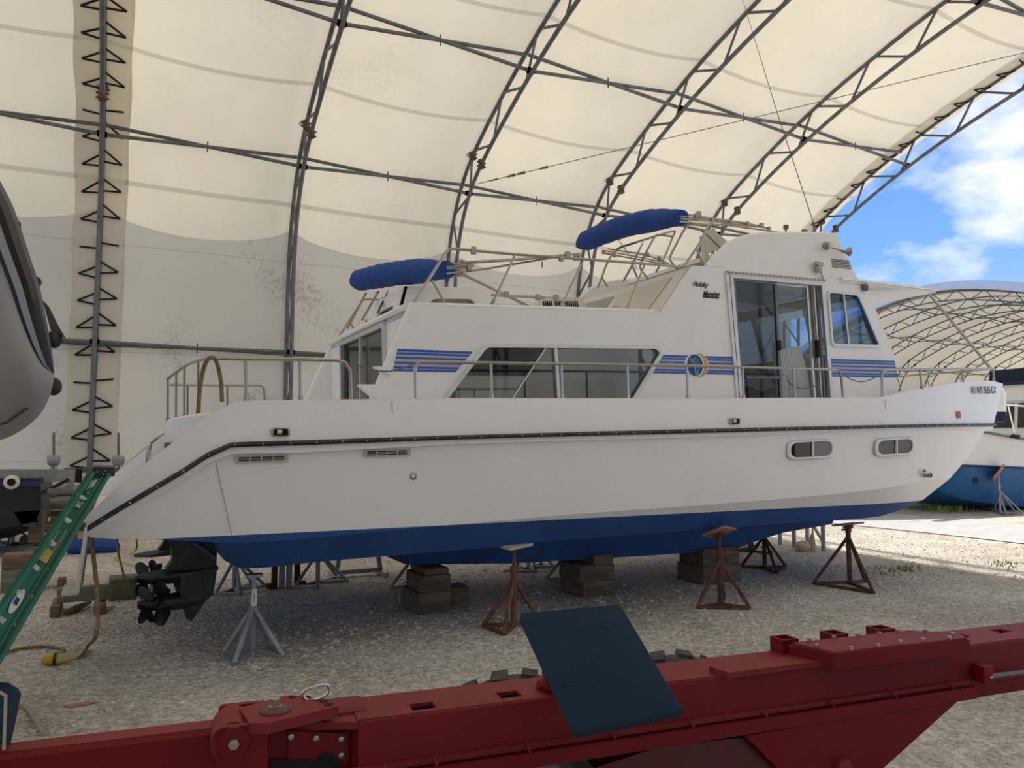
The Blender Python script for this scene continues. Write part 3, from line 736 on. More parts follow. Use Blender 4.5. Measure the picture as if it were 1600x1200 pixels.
    em = MB().prism(el(0, 0, rx, rz, .003), (0, -.002, 0)).build('emblem', gelw, side, sm=0, label='round palm tree emblem')
    MB().prism(el(.1*rx, 0, rx*.84, rz*.97, .0055), (0, -.001, 0)).build('emblem_gold', M('gold_vinyl', (.62, .38, .12), .45), em, sm=0)
    MB().prism(el(-.16*rx, -.01*rz, rx*.74, rz*.95, .007), (0, -.001, 0)).build('emblem_ring', gelw, em, sm=0)
    MB().prism(el(-.18*rx, -.02*rz, rx*.66, rz*.87, .0085), (0, -.001, 0)).build('emblem_disc', M('emblem_blue', (.015, .045, .26), .4), em, sm=0)
    pg = M('palm_green', (.10, .42, .34), .5); off = Vector((0, -.011, 0))
    mbp = MB(); e_ = lambda u, w: c+Vector((u*rx, -.0105, w*rz))
    def pal(root, top, sz, wd):
        mbp.add([e_(root[0]-wd, root[1]), e_(root[0]+wd, root[1]), e_(top[0]+wd*.6, top[1]), e_(top[0]-wd*.6, top[1])], [(0, 1, 2, 3)])
        for an in (165, 140, 110, 60, 30, 5, 200, 345, 225, 310):
            a = math.radians(an); p = e_(top[0]+sz*math.cos(a), top[1]+sz*.8*math.sin(a)-.10*sz); m1 = e_(top[0]+.5*sz*math.cos(a)-.09*math.sin(a), top[1]+.55*sz*math.sin(a)+.09); m2 = e_(top[0]+.5*sz*math.cos(a)+.05, top[1]+.4*sz*math.sin(a)-.03)
            mbp.add([e_(*top), m1, p, m2], [(0, 1, 2, 3)])
    pal((-.12, -.85), (-.25, .30), .42, .08); pal((-.02, -.8), (.18, -.02), .26, .05)
    mbp.build('emblem_palms', pg, em, sm=0)
    # --- maker's script
    lt = M('silver_script', (.30, .30, .32), .3, .6)
    put_text('script_letter', 'Holiday', CP(1082, 449.5), CP(1107, 452), CP(1082, 439)-CP(1082, 449.5), sticker, side, .55, .012)
    put_text('script_letter', 'Mansion', CP(1097.5, 464), CP(1124, 465.5), CP(1097.5, 453.5)-CP(1097.5, 464), sticker, side, .55, .018)
    MB().prism([CP(1098, 463), CP(1123.5, 465.3), CP(1123, 467), CP(1099, 465)], (0, -.004, 0)).build('script_underline', sticker, side, sm=0)
    # --- roof of the aft cabin, aft bulkhead with sliding door
    xa = 2.24
    zr = lambda x: OUT[0].z+(OUT[3].z-OUT[0].z)*(x-OUT[0].x)/(OUT[3].x-OUT[0].x)-.015
    x1 = OUT[4].x+.25
    MB().add([(xa, YC+.02, zr(xa)), (x1, YC+.02, zr(x1)), (x1, YF-.02, zr(x1)), (xa, YF-.02, zr(xa)), (xa, YC+.02, zr(xa)-.07), (x1, YC+.02, zr(x1)-.07), (x1, YF-.02, zr(x1)-.07), (xa, YF-.02, zr(xa)-.07)], [(0, 1, 2, 3), (7, 6, 5, 4), (0, 3, 7, 4), (1, 5, 6, 2), (0, 4, 5, 1), (2, 6, 7, 3)]).build('cabin_roof', gel, boat, sm=0)
    dh = [BX(*p, xa) for p in [(534, 533.5), (603.5, 503)]]; y_f, y_n = dh[0].y, dh[1].y; zt = (dh[0].z+dh[1].z)/2
    bo = [Vector((xa, YC+.05, ZB)), Vector((xa, YC+.05, zr(xa)-.01)), Vector((xa, YF-.05, zr(xa)-.01)), Vector((xa, YF-.05, ZB))]
    ho = [Vector((xa, y_n, 1.80)), Vector((xa, y_n, zt)), Vector((xa, y_f, zt)), Vector((xa, y_f, 1.80))]
    MB().panel(bo, [ho], (.05, 0, 0)).build('aft_bulkhead', gel, boat, sm=0)
    adf = MB().panel(ho, [[Vector((xa, y_n+.05, 1.82)), Vector((xa, y_n+.05, zt-.05)), Vector((xa, y_f-.05, zt-.05)), Vector((xa, y_f-.05, 1.82))]], (-.03, 0, 0)).build('aft_door_frame', alu, boat, sm=0)
    ym = BX(566, 520, xa).y
    MB().add([(xa+.02, y_n+.04, 1.82), (xa+.02, y_n+.04, zt-.04), (xa+.02, y_f-.04, zt-.04), (xa+.02, y_f-.04, 1.82)], [(0, 1, 2, 3)]).build('pane', GL_DARK, adf, sm=0)
    MB().bar((xa-.02, ym, 1.82), (xa-.02, ym, zt-.04), .03, .03).build('mullion', alu, adf, sm=0)
    MB().bar((xa-.005, y_f-.10, 1.82), (xa-.005, y_f-.10, zt-.04), .05, .02).build('mullion', alud, adf, sm=0)
    MB().lathe([(.03, 0), (.03, .01), (0, .014)], (xa, BX(573, 503, xa).y, BX(573, 503, xa).z), (-1, 0, 0), 12).build('deck_light', steeldull, boat)
    # aft lip of the roof
    MB().tube([(xa-.02, YC+.1, zr(xa)), (xa-.02, YF-.1, zr(xa))], .03, 8).build('roof_lip', gel, boat)
    # small step brackets at the near wing
    for (px, py, s_) in ((592, 578, .5), (575, 612, 1.0)):
        p = CP(px, py, YC-.02); MB().prism([p+Vector((-.07*s_, 0, .06*s_)), p+Vector((.10, 0, .06*s_)), p+Vector((.10, 0, -.09*s_))], (0, .10, 0)).build('step_bracket', gelw, boat, sm=0)
    # --- interior
    MB().box(((xa+8.2)/2, 1.8, 1.72), (8.2-xa-.1, 2.68, .06)).build('cabin_sole', M('carpet_tan', (.30, .26, .21), .9), boat, sm=0)
    cab = M('galley_cabinet', (.20, .24, .24), .5)
    MB().bbox((3.9, 2.92, 2.50), (1.7, .38, .30), .01).build('galley_cupboard', cab, boat)
    for i in range(4): MB().bbox((3.27+i*.42, 2.72, 2.50), (.36, .02, .24), .006).build('cupboard_door', M('cupboard_teal', (.13, .21, .22), .4), boat)
    MB().bbox((5.2, 2.7, 2.0), (1.0, .7, .5), .04).build('settee', M('grey_upholstery', (.32, .30, .27), .9), boat)
    cloth = M('white_dust_sheet', (.72, .72, .70), .9)
    rows = []
    for i in range(17):
        x = 6.05+1.35*i/16; r_ = []
        for j in range(9):
            y = .95+1.2*j/8; z = 1.78+.62*math.sin(math.pi*min(1, max(0, (i+.5)/17)))**.45*math.sin(math.pi*(j+.6)/9.2)**.5+.04*math.sin(i*1.3+j*2.1); r_.append((x, y, z))
        rows.append(r_)
    MB().grid(rows).build('dust_sheet', cloth, boat, sm=60)
    crt = M('white_curtain', (.80, .80, .78), .9); rows = []
    for (pxa, pya, pxb, pyb) in ((1216, 548, 1262, 538), (1222, 585, 1274, 580), (1226, 628, 1282, 628)):
        rows.append([CP(pxa, pya).lerp(CP(pxb, pyb), i/24)+Vector((0, .10+.018*math.sin(i*1.9), 0)) for i in range(25)])
    MB().grid(rows).build('curtain', crt, boat, sm=60)
    # --- flybridge: sloping aft face with tinted window, floor, coamings
    p0, p1 = OUT[4], OUT[5]
    f = lambda u, y: Vector((p0.x+(p1.x-p0.x)*u, y, p0.z+(p1.z-p0.z)*u))
    n_ = Vector((-(p1.z-p0.z), 0, p1.x-p0.x)).normalized()
    MB().panel([f(0, YC+.03), f(1, YC+.03), f(1, YF-.03), f(0, YF-.03)], [], -n_*.05).build('flybridge_aft_face', cream, boat, sm=0)
    MB().prism([f(.17, YC+1.3), f(.80, YC+1.3), f(.88, YF-.2), f(.17, YF-.16)], n_*.006).build('aft_face_window', M('grey_green_window', (.17, .21, .185), .15), boat, sm=0)
    MB().panel([f(.02, YC+.3)+n_*.012, f(.85, YC+.25)+n_*.012, f(.80, YC+1.2)+n_*.012, f(.5, YC+1.15)+n_*.012, f(.44, YC+.95)+n_*.012, f(.02, YC+1.1)+n_*.012], [], -n_*.008).build('plexi_panel', M('beige_plexi', (.60, .54, .45), .3), boat, sm=0)
    ZF = p1.z-.03
    MB().box(((p1.x+7.7)/2, 1.8, ZF-.03), (7.7-p1.x, 2.74, .05)).build('flybridge_deck', gel, boat, sm=0)
    CO = [CP(x, y, YC+.02) for x, y in [(1107, 415.5), (1118, 402), (1140, 380.5), (1158, 373), (1175, 368.5), (1205, 365.5), (1252, 365), (1296, 365.5), (1304, 367), (1309, 372), (1341, 438), (1260, 429.5), (1165, 421)]]
    for m_ in (0, 1):
        pts = CO if not m_ else [mir(p) for p in CO]
        MB().panel(pts, [], (0, .05 if not m_ else -.05, 0)).build('flybridge_coaming', gel, boat, sm=0)
        s_ = 1 if not m_ else -1
        MB().tube([p+Vector((0, .025*s_, 0)) for p in pts[:10]], .03, 8).build('coaming_rim', gel, boat)
    a, b = CO[9], CO[10]
    MB().panel([a+Vector((-.02, .04, 0)), b+Vector((-.02, .04, 0)), mir(b)+Vector((-.02, -.04, 0)), mir(a)+Vector((-.02, -.04, 0))], [], (-.04, 0, 0)).build('flybridge_front', gel, boat, sm=0)
    MB().panel([CO[5]+Vector((0, .03, -.01)), CO[8]+Vector((0, .03, -.01)), mir(CO[8])+Vector((0, -.03, -.01)), mir(CO[5])+Vector((0, -.03, -.01))], [], (0, 0, -.05)).build('flybridge_dash', gel, boat, sm=0)
    # louvres on the coaming front
    for k in range(6):
        MB().bar(CP(1298+k*.5, 405.5+k*2.3, YC+.018), CP(1327+k*.6, 407.5+k*2.5, YC+.018), .006, .007).build('coaming_louvre', void, boat, sm=0)
    # beige fin with hole
    MB().panel([CP(1096.5, 369, .75), CP(1104, 363, .75), CP(1115, 356, .75), CP(1121, 364, .75), CP(1141, 381, .75), CP(1108, 415, .75), CP(1102, 412, .75)], [[CP(1107, 397, .75), CP(1122, 388, .75), CP(1124, 393, .75), CP(1111, 409, .75)]], (0, .04, 0)).build('seat_fin', cream, boat, sm=0)
    # --- windscreen and visor
    w0, w1 = OUT[9], OUT[12]
    g = lambda u, y: Vector((w0.x+(w1.x-w0.x)*u, y, w0.z+(w1.z-w0.z)*u))
    def wband(u0, u1, ya, yb): return MB().prism([g(u0, ya), g(u0, yb), g(u1, yb), g(u1, ya)], (-.05, 0, 0))
    ws = wband(.50, 1, YC+.02, YF-.02).build('windscreen_wall', gel, boat, sm=0); wband(0, .09, YC+.02, YF-.02).build('windscreen_header', gel, boat, sm=0)
    ye = [YC+.02, YC+.12, YC+.90, YC+.98, YC+1.82, YC+1.90, YF-.12, YF-.02]
    for k in range(0, 8, 2): wband(.09, .50, ye[k], ye[k+1]).build('windscreen_post', gel, boat, sm=0)
    for k in range(1, 7, 2): MB().add([p+Vector((-.02, 0, 0)) for p in (g(.09, ye[k]), g(.09, ye[k+1]), g(.50, ye[k+1]), g(.50, ye[k]))], [(0, 1, 2, 3)]).build('pane', GL_BLUE, ws, sm=0)
    v0, v1 = CP(1312, 434, YC), CP(1462, 451.5, YC-.02)
    vz = Vector((0, 0, -.05))
    MB().add([v0+Vector((0, -.02, 0)), v1, Vector((v1.x, BEAM-v1.y, v1.z)), mir(v0)]+[p+vz for p in (v0+Vector((0, -.02, 0)), v1, Vector((v1.x, BEAM-v1.y, v1.z)), mir(v0))], [(0, 1, 2, 3), (7, 6, 5, 4), (0, 4, 5, 1), (1, 5, 6, 2), (2, 6, 7, 3), (3, 7, 4, 0)]).build('visor', gel, boat, sm=0)
    MB().tube([v0+Vector((0, -.03, -.012)), v1+Vector((0, -.01, -.012))], .014, 6).build('visor_trim', chrome, boat)
    s0, s1 = CP(1448, 455, YC+.1), BY(1552, 580, .55)
    MB().cyl(s0, s1, .018, 8).build('visor_strut', steeldull, boat)
    # trunk on the foredeck
    MB().bbox((9.0, 1.9, 1.87), (1.3, 1.7, .14), .05).build('foredeck_trunk', gelw, boat)
make_cabin()
# ---------------------------------------------------------------- boat fittings
tubem = M('rail_tube', (.40, .37, .33), .28, 1.0)
def rail(name, path, posts=(), r=.014, par=None, mat=None, rp=.012):
    o = MB().tube(path, r, 8).build(name, mat or tubem, par or boat)
    for a, b in posts:
        MB().cyl(a, b, rp, 8).build('stanchion', mat or tubem, o)
        d = (a-b).normalized(); MB().cyl(b-d*.0, b+d*.05, rp*1.7, 8).build('stanchion_foot', mat or tubem, o)
    return o
def chain(pts, name='safety_chain', r=.008):
    P = smooth_pts(pts, 8); rr = [r*(1.0 if i % 2 else .55) for i in range(len(P))]
    MB().tube(P, rr, 6).build(name, alud, boat)
def make_fittings():
    S = lambda x, y, dy=.07: BS(x, y, dy)
    g = 1.86
    # stern quarter rail, round the aft deck and along the gunwale
    st = [BY(262, 592, 3.2), BY(288, 572.5, 2.2), BY(310, 563.5, 1.2), BY(326, 560, .5), BY(345, 560, .12), S(383, 561), S(468, 561.5), S(526, 563), S(540, 567), S(547, 578), S(549, 627)]
    ps = []
    for p, z in ((st[0], 1.82), (BY(275, 581, 2.7), 1.82), (st[1], 1.82), (st[2], 1.82)): ps.append((p, Vector((p.x, p.y, z))))
    ps += [(S(383, 561), S(384, 628)), (S(468, 561.5), S(469, 628))]
    rail('stern_rail', smooth_pts(st[:6], 5)+st[6:], ps)
    fs = [BY(265, 601, 3.45), BY(293, 601.5, 3.45), BY(355, 602, 3.45), BY(406, 602, 3.45), BY(412, 606, 3.45), BY(414, 628, 3.45)]
    rail('far_stern_rail', fs, [(p, Vector((p.x, p.y, 1.84))) for p in fs[1:3]])
    # amidships rail
    a = [S(649, 627), S(648.5, 576), S(651, 569), S(657, 566), S(767, 567), S(877, 568.5), S(980, 570), S(1073, 571.5), S(1160, 573.5), S(1240, 575.5), S(1303, 577), S(1311, 579), S(1314.5, 586), S(1317.5, 623)]
    rail('side_rail', a, [(S(x, y), S(x+dx, 625.5)) for x, y, dx in ((767, 567, 1.5), (877, 568.5, 1.5), (980, 570, 1.5), (1073, 571.5, 2), (1160, 573.5, 2), (1240, 575.5, 2))])
    rail('far_side_rail', [mir(p) for p in a], [(mir(S(x, y)), mir(S(x+1, 625))) for x, y in ((767, 567), (980, 570), (1160, 573.5))])
    # bow rail round to the far side
    b = [S(1378.5, 623, .05), S(1378, 586, .05), S(1380, 579.5, .05), S(1386, 577.5, .05), S(1437, 577, .05), S(1503, 576.3, .05), S(1552, 576, .05)]
    e_ = b[-1]; tip = Vector((e_.x+.22, 1.2, e_.z+.02))
    fr_ = [Vector((e_.x+.14, e_.y+.35, e_.z+.01)), Vector((e_.x+.22, 1.8, e_.z+.02)), mir(Vector((e_.x+.14, e_.y+.35, e_.z+.01)))]
    rail('bow_rail', b+fr_+[mir(p) for p in b[::-1]], [(S(1437, 577, .05), S(1440.5, 609, .05)), (S(1503, 576.3, .05), S(1504, 598, .05)), (S(1552, 576, .05), S(1553, 597, .05)), (mir(S(1437, 577, .05)), mir(S(1440.5, 609, .05))), (mir(S(1503, 576.3, .05)), mir(S(1504, 598, .05)))])
    chain([S(548, 566), S(577, 577), S(607, 580), S(632, 574), S(648, 568)])
    chain([S(1314, 582), S(1328, 592), S(1345, 596.5), S(1362, 592.5), S(1378, 582)])
    chain([BY(1228, 594, .38), BY(1242, 604, .38), BY(1258, 607.5, .38), BY(1277, 602, .38)])
    # grab rail and boarding ladder at the stern
    MB().tube(smooth_pts([BY(254, 678, 1.6), BY(246, 682, 1.55), BY(236, 690, 1.5), BY(232.5, 700, 1.5), BY(231, 740, 1.5)], 4), .02, 8).build('grab_rail', chrome, boat)
    wing = MB().tube([mir(BS(140, 804, .03)), mir(BS(240, 716, .03)), mir(BS(272, 690, .03)), mir(BS(290, 681, .03))], .02, 8).build('wing_handrail', tubem, boat)
    la, lb = BY(136.5, 824, .55), BY(121.5, 926, .55)
    ld = MB().cyl(la, lb, .018, 8).build('ladder_stile', chrome, boat)
    o2 = Vector((0, .32, 0)); MB().cyl(la+o2, lb+o2, .018, 8).build('ladder_stile', chrome, boat)
    for k in range(4):
        p = la.lerp(lb, .2+.25*k); MB().cyl(p, p+o2, .014, 8).build('ladder_rung', chrome, boat)
    MB().bar(lb+Vector((-.05, -.03, 0)), lb+Vector((-.05, .36, 0)), .10, .02).build('ladder_foot', chrome, boat)
    # cabin roof rail
    y = .47; C = lambda x, y_, yy=y: BY(x, y_, yy)
    for m_ in (0, 1):
        f = (lambda p: mir(p)) if m_ else (lambda p: p)
        path = [C(646, 474), C(697, 394), C(701, 390), C(707, 388.5), C(805, 397.5), C(912, 405), C(1008, 412), C(1070, 417.5)]
        rail('roof_rail', [f(p) for p in path], [(f(C(805, 397.5)), f(C(769, 476.5))), (f(C(912, 405)), f(C(876, 481.5))), (f(C(1008, 412)), f(C(978, 486)))])
        MB().cyl(f(C(675, 438)), f(C(696, 475)), .012, 8).build('rail_brace', tubem, boat)
        for px, py in ((740, 391.5), (877, 403)): MB().bbox(f(C(px, py)), (.05, .04, .07), .01).build('rail_clamp', steeldull, boat)
    # stern ladder-like tubes on the aft roof edge
    for (x0, y0, x1, y1) in ((572, 458, 543, 513), (591, 456, 566, 500), (607, 455, 590, 489), (632, 450, 617, 482)):
        MB().cyl(BY(x0, y0, 2.2), BY(x1, y1, 2.6 if x0 < 600 else 1.8), .013, 8).build('canopy_support', tubem, boat)
    MB().cyl(BY(634, 450, 1.5), BY(650, 473, 1.4), .013, 8).build('canopy_support', tubem, boat)
    MB().tube([BY(624, 418, 2.0), BY(652, 407, 2.0), BY(655, 409, 2.0), BY(651, 419, 2.0)], .012, 8).build('canopy_loop', tubem, boat)
    # folded canopies in blue boots
    boot = M('blue_canvas', (.005, .045, .21), .8, col2=(.008, .065, .30), scale=5, bump=.35, bscale=14)
    def canopy(name, A, B_, rad, sag, lab):
        n = 26; P = []; R_ = []
        for i in range(n+1):
            t = i/n; p = A.lerp(B_, t)+Vector((0, 0, sag*4*t*(1-t)))
            e = min(1, (t/.12))**.5*1.0 if t < .12 else 1.0
            tail = 1-.35*max(0, (t-.72)/.28)
            rr = rad*max(.25, e)*tail*(1+.03*math.sin(i*2.3)); P.append(p); R_.append(rr)
        mb = MB().tube(P, R_, 14)
        c = mb.v[:]
        for k, v in enumerate(mb.v):      # slightly flattened, wrinkled roll
            i = k//14; ctr = P[min(i, n)]; d = v-ctr; d.z *= .92; d *= 1+.025*math.sin(k*1.7+i*.8); mb.v[k] = ctr+d
        return mb.build(name, boot, boat, sm=70, label=lab)
    A, B_ = BY(551, 441, 2.95), BY(699, 421.5, .62)
    canopy('canopy_boot', A, B_, .135, .03, 'lower folded canopy in a blue canvas boot')
    A2, B3 = BY(903, 384, 2.95), BY(1065, 340, .62)
    canopy('canopy_boot', A2, B3, .145, .08, 'upper folded canopy in a blue canvas boot')
    # canopy frame tubes
    def T(name, pts, r=.011): return MB().tube(pts, r, 6).build(name, tubem, boat)
    T('canopy_bow', [BY(697, 413, .62), BY(810, 406, .66), BY(890, 397.5, .7)]); T('canopy_bow', [BY(697, 416.5, .62), BY(740, 415, .64)])
    T('canopy_bow', [BY(697, 419.5, .62), BY(733, 419, .64)]); T('canopy_bow', [BY(697, 428, .62), BY(760, 420, .66), BY(900, 396.5, .72)])
    T('canopy_bow', [BY(722, 410, .62), BY(820, 404, .7), BY(885, 398, .75)])
    T('canopy_strut', [BY(720, 427, .62), BY(790, 461, .9), BY(828, 480, 1.1)], .015)
    T('canopy_strut', [BY(768, 461, 1.4), BY(850, 465, 1.4), BY(900, 468, 1.4)], .015)
    for px, py in ((720, 427), (733, 418), (722, 411), (887, 397.5), (903, 400), (900, 403), (791, 460), (841, 464.5), (869, 465)):
        MB().bbox(BY(px, py, .64 if px != 791 else .9), (.055, .04, .06), .01).build('canopy_joint', steeldull, boat)
    MB().cyl(BY(847, 409, .7), BY(847, 418, .7), .006, 6).build('canopy_pin', alud, boat)
    T('canopy_bow', [BY(1063, 333, .62), BY(1090, 338, .62), BY(1168, 349, .62), BY(1200, 357, .62)]); T('canopy_bow', [BY(1063, 338, .62), BY(1088, 341, .62), BY(1150, 350, .64), BY(1192, 353, .64)])
    T('canopy_bow', [BY(1063, 342, .62), BY(1110, 346, .62), BY(1190, 355, .62)]); T('canopy_bow', [BY(1061, 346, .62), BY(1100, 350.5, .62), BY(1140, 352, .62), BY(1250, 368, .55)])
    T('canopy_bow', [BY(950, 389, 2.6), BY(1010, 398, 2.2), BY(1045, 412, 1.6)]); T('canopy_bow', [BY(945, 392, 2.6), BY(1000, 402, 2.2), BY(1035, 409, 1.6)]); T('canopy_bow', [BY(940, 395, 2.6), BY(990, 404, 2.2), BY(1030, 411, 1.6)])
    for px, py, yy in ((1088, 337, .62), (1092, 334, .62), (1113, 344, .62), (1168, 350, .62), (1190, 352, .62), (1201, 358, .62), (944, 394, 2.5), (960, 399, 2.3), (1012, 398, 2.1), (1030, 404, 1.7), (1038, 412, 1.5)):
        MB().bbox(BY(px, py, yy), (.05, .035, .055), .008).build('canopy_joint', steeldull, boat)
    T('canopy_strut', [BY(1095, 358, .60), BY(1125, 386, .55), BY(1161, 418.5, .5)], .016)
    # loops of rail on the flybridge aft face
    def loop(pts, yy, r=.013): MB().tube(smooth_pts([BY(x, y_, yy) for x, y_ in pts], 4), r, 8).build('flybridge_rail', tubem, boat)
    loop([(1061, 423), (1048, 408), (1049, 396), (1072, 355), (1080, 351), (1095, 352)], .65)
    loop([(1068, 417), (1088, 388), (1098, 372), (1104, 358), (1108, 350), (1115, 348)], .52)
    loop([(1088, 388), (1094, 401), (1099, 413)], .55)
    loop([(1012, 435), (1001, 420), (1003, 408), (1022, 372), (1030, 367), (1050, 369), (1054, 364), (1048, 362), (990, 380), (957, 396), (934, 449)], 1.6)
    loop([(1052, 369), (1038, 402), (1025, 425)], 1.6); loop([(1004, 380), (989, 412), (974, 439)], 1.9); loop([(987, 413), (996, 434)], 1.8); loop([(940, 433), (949, 448)], 2.2)
    loop([(966, 374), (985, 402), (996, 422)], 2.4, .006)
    # deck house box with oval cut-outs, air conditioner
    zr = 2.72
    xb0, xb1 = 2.72, 3.62; yb0, yb1 = 1.35, 2.3
    def q(x, z, y_): return Vector((x, y_, z))
    ft = BY(617, 478, yb0).x; fl = [BY(617, 480, yb0), BY(640, 447.5, yb0), BY(760, 449, yb0), BY(769, 477, yb0)]
    fl = [Vector((fl[0].x, yb0, zr-.02)), Vector((fl[1].x-.05, yb0, fl[1].z)), Vector((fl[2].x, yb0, fl[2].z)), Vector((fl[3].x+.02, yb0, zr-.02))]
    hole = fill_round([BY(669, 480, yb0), BY(676, 466.5, yb0), BY(738, 467, yb0), BY(747, 480, yb0)], .06, 4)
    hole = [Vector((p.x, yb0, max(p.z, zr-.005))) for p in hole]
    dh = MB().panel(fl, [hole], (0, .04, 0)).build('bench_front', gel, boat, sm=0)
    bk = [p+Vector((0, yb1-yb0, 0)) for p in fl]
    mb = MB()
    for i in (1, ): mb.add([fl[1], fl[2], bk[2], bk[1]], [(0, 1, 2, 3)])
    mb.add([fl[2], fl[3], bk[3], bk[2]], [(0, 1, 2, 3)]); mb.add(bk, [(0, 1, 2, 3)]); mb.build('bench_shell', gel, boat, sm=0)
    e0 = [fl[0], fl[1], bk[1], bk[0]]; w = lambda u, v: e0[0].lerp(e0[3], u).lerp(e0[1].lerp(e0[2], u), v)
    MB().panel(e0, [fill_round([w(.18, .06), w(.22, .6), w(.8, .6), w(.84, .06)], .08)], (.03, 0, .0)).build('bench_end', gel, boat, sm=0)
    MB().box(((fl[1].x+fl[2].x)/2, (yb0+yb1)/2, (zr+fl[1].z)/2-.02), (fl[2].x-fl[1].x-.10, yb1-yb0-.12, fl[1].z-zr-.05)).build('bench_inside', M('locker_tan', (.42, .36, .26), .8), boat, sm=0)
    ac = [BY(797, 482, 1.5), BY(842, 469, 1.5), BY(900, 468, 1.5), BY(912, 484, 1.5)]
    MB().prism([Vector((p.x, 1.35, p.z if i in (1, 2) else 2.70)) for i, p in enumerate(ac)], (0, .75, 0)).build('air_conditioner', M('aged_white_plastic', (.70, .66, .57), .5), boat, sm=0)
    for k in range(18):
        if k == 5: continue
        x = 851+k*3.1; a = BY(x-2.2, 470.5, 1.345); b = BY(x-.2, 482, 1.345); MB().bar(a, b, .011, .01, up=(0, 1, 0)).build('grille_slot', void, boat, sm=0)
    # flybridge instruments: horn, lights, cleat, antenna
    MB().lathe([(.0, 0), (.045, .0), (.055, .02), (.03, .07), (.015, .09), (0, .09)], BY(1291, 385, .36), (-.6, -.8, .15), 14).build('search_light', steeldull, boat)
    h0, h1 = BY(1291, 385, .38), BY(1326, 394, .3)
    hn = MB().tube([h0, h1], .009, 6).build('horn_arm', steeldull, boat)
    MB().lathe([(.012, -.05), (.02, 0), (.055, .05), (.05, .05), (0, .01)], BY(1321, 393, .32), (.9, -.3, 0), 14).build('horn_bell', steeldull, hn)
    bl = MB().bbox(BY(1279, 419, .37), (.07, .06, .10), .01).build('docking_light', steeldull, boat)
    MB().cyl(BY(1279, 415, .36)+Vector((-.05, 0, .02)), BY(1279, 415, .36)+Vector((.06, 0, .02)), .025, 10).build('lamp_head', steeldull, bl)
    MB().cyl(BY(1283, 424, .38), BY(1287, 440, .39), .008, 6).build('lamp_cable', steeldull, bl)
    MB().lathe([(.03, 0), (.03, .04), (.045, .05), (.045, .02), (0, .06)], CP(1348, 450, YC), (.2, -1, 0), 12).build('courtesy_light', alud, boat)
    MB().cyl(BY(1228, 366, .6), BY(1228, 359, .6), .01, 8).cyl(BY(1228, 358, .6), BY(1228, 352, .6), .03, 10).build('nav_light', M('copper_brown', (.16, .08, .05), .5), boat)
    MB().bbox(BY(1257, 361, .6), (.07, .04, .035), .008).build('cleat', alud, boat)
    MB().tube([BY(1274, 364, 1.0), BY(1270.5, 347, 1.0)], .014, 8).tube([BY(1270.5, 347, 1.0), BY(1215, 178, 1.0), BY(1158, -8, 1.0)], [.006, .005, .003], 6).build('whip_antenna', alud, boat)
    # stern drives
    blk = M('black_drive', (.016, .016, .018), .42, col2=(.035, .035, .037), scale=7)
    for dy in (0, 1.30):
        D = lambda x, y_, o=0: BY(x, y_, 1.1)+Vector((0, dy+o, 0))
        leg = MB()
        prof_ = [[(262, 842), (300, 842), (338, 850), (336, 885), (296, 888), (258, 889), (268, 875), (268, 858)]]
        leg.prism([D(x, y_, -.09) for x, y_ in prof_[0]], (0, .18, 0))
        lo = MB().bbox(Vector(), (1, 1, 1), .0) if False else None
        root = leg.build('stern_drive', blk, boat, sm=30, label='black stern drive leg with twin propellers')
        MB().prism([D(286, 884, -.055), D(339, 884, -.055), D(332, 929, -.055), D(280, 940, -.055)], (0, .11, 0)).build('lower_leg', blk, root, sm=30)
        a, b, c, d = D(213, 902, 0), D(262, 885, -.17), D(339, 886, -.15), D(339, 886, .15)
        pl = [D(213, 904, -.03), D(240, 893, -.16), D(300, 887.5, -.19), D(339, 887, -.12), D(339, 887, .12), D(300, 887.5, .19), D(240, 893, .16), D(213, 904, .03)]
        pl = [Vector((p.x, p.y, BY(340, 887, 1.1).z-(.0 if i in (3, 4) else .01 if i in (2, 5) else .02))) for i, p in enumerate(pl)]
        MB().prism(pl, (0, 0, .022)).build('cavitation_plate', blk, root, sm=0)
        x0, x1 = BY(205, 949, 1.1), BY(300, 935, 1.1); ax = (x1-x0); ln = ax.length; ax.z = 0; o0 = Vector((x0.x, 1.1+dy, x0.z+.01))
        MB().lathe([(0, .10), (.052, .10), (.06, .2), (.072, .34), (.065, ln*.9), (.04, ln+.06), (0, ln+.12)], o0, (1, 0, 0), 14).build('gear_case', blk, root)
        MB().prism([D(283, 942, -.014), D(331, 930, -.014), D(322, 938, -.014), D(299, 971, -.014), D(291, 966, -.014)], (0, .028, 0)).build('skeg', blk, root, sm=0)
        for k, (xo, rad, tw) in enumerate(((.10, .165, 1), (.22, .18, -1))):
            ctr = o0+Vector((xo, 0, 0)); hub = MB().lathe([(0, -.06), (.03, -.055), (.045, 0), (.052, .06), (0, .06)], ctr, (1, 0, 0), 12)
            for j in range(4):
                an = 2*math.pi*j/4+.5+k*.6+dy
                e1 = Vector((0, math.cos(an), math.sin(an))); e2 = Vector((0, -math.sin(an), math.cos(an)))
                pr = []
                for (rr, wd, sk) in ((.04, .05, 0), (.08, .085, .01), (.125, .095, .02), (rad-.012, .06, .04), (rad, .015, .055)):
                    an2 = 0.9*tw*(1-rr/rad*.45)
                    dv = Vector((math.sin(an2), 0, 0))+e2*math.cos(an2)
                    pr.append([ctr+e1*rr-dv*(wd-sk*.4), ctr+e1*rr+Vector((.006, 0, 0)), ctr+e1*rr+dv*(wd+sk*.2)])
                hub.grid(pr); hub.grid([[p+Vector((.007, 0, 0)) for p in r_] for r_ in pr])
            hub.build('propeller', blk, root, sm=40)
        MB().tube([D(300, 846, -.1), D(318, 856, -.13), D(333, 870, -.1)], .02, 8).build('tilt_ram', alud, root)
make_fittings()
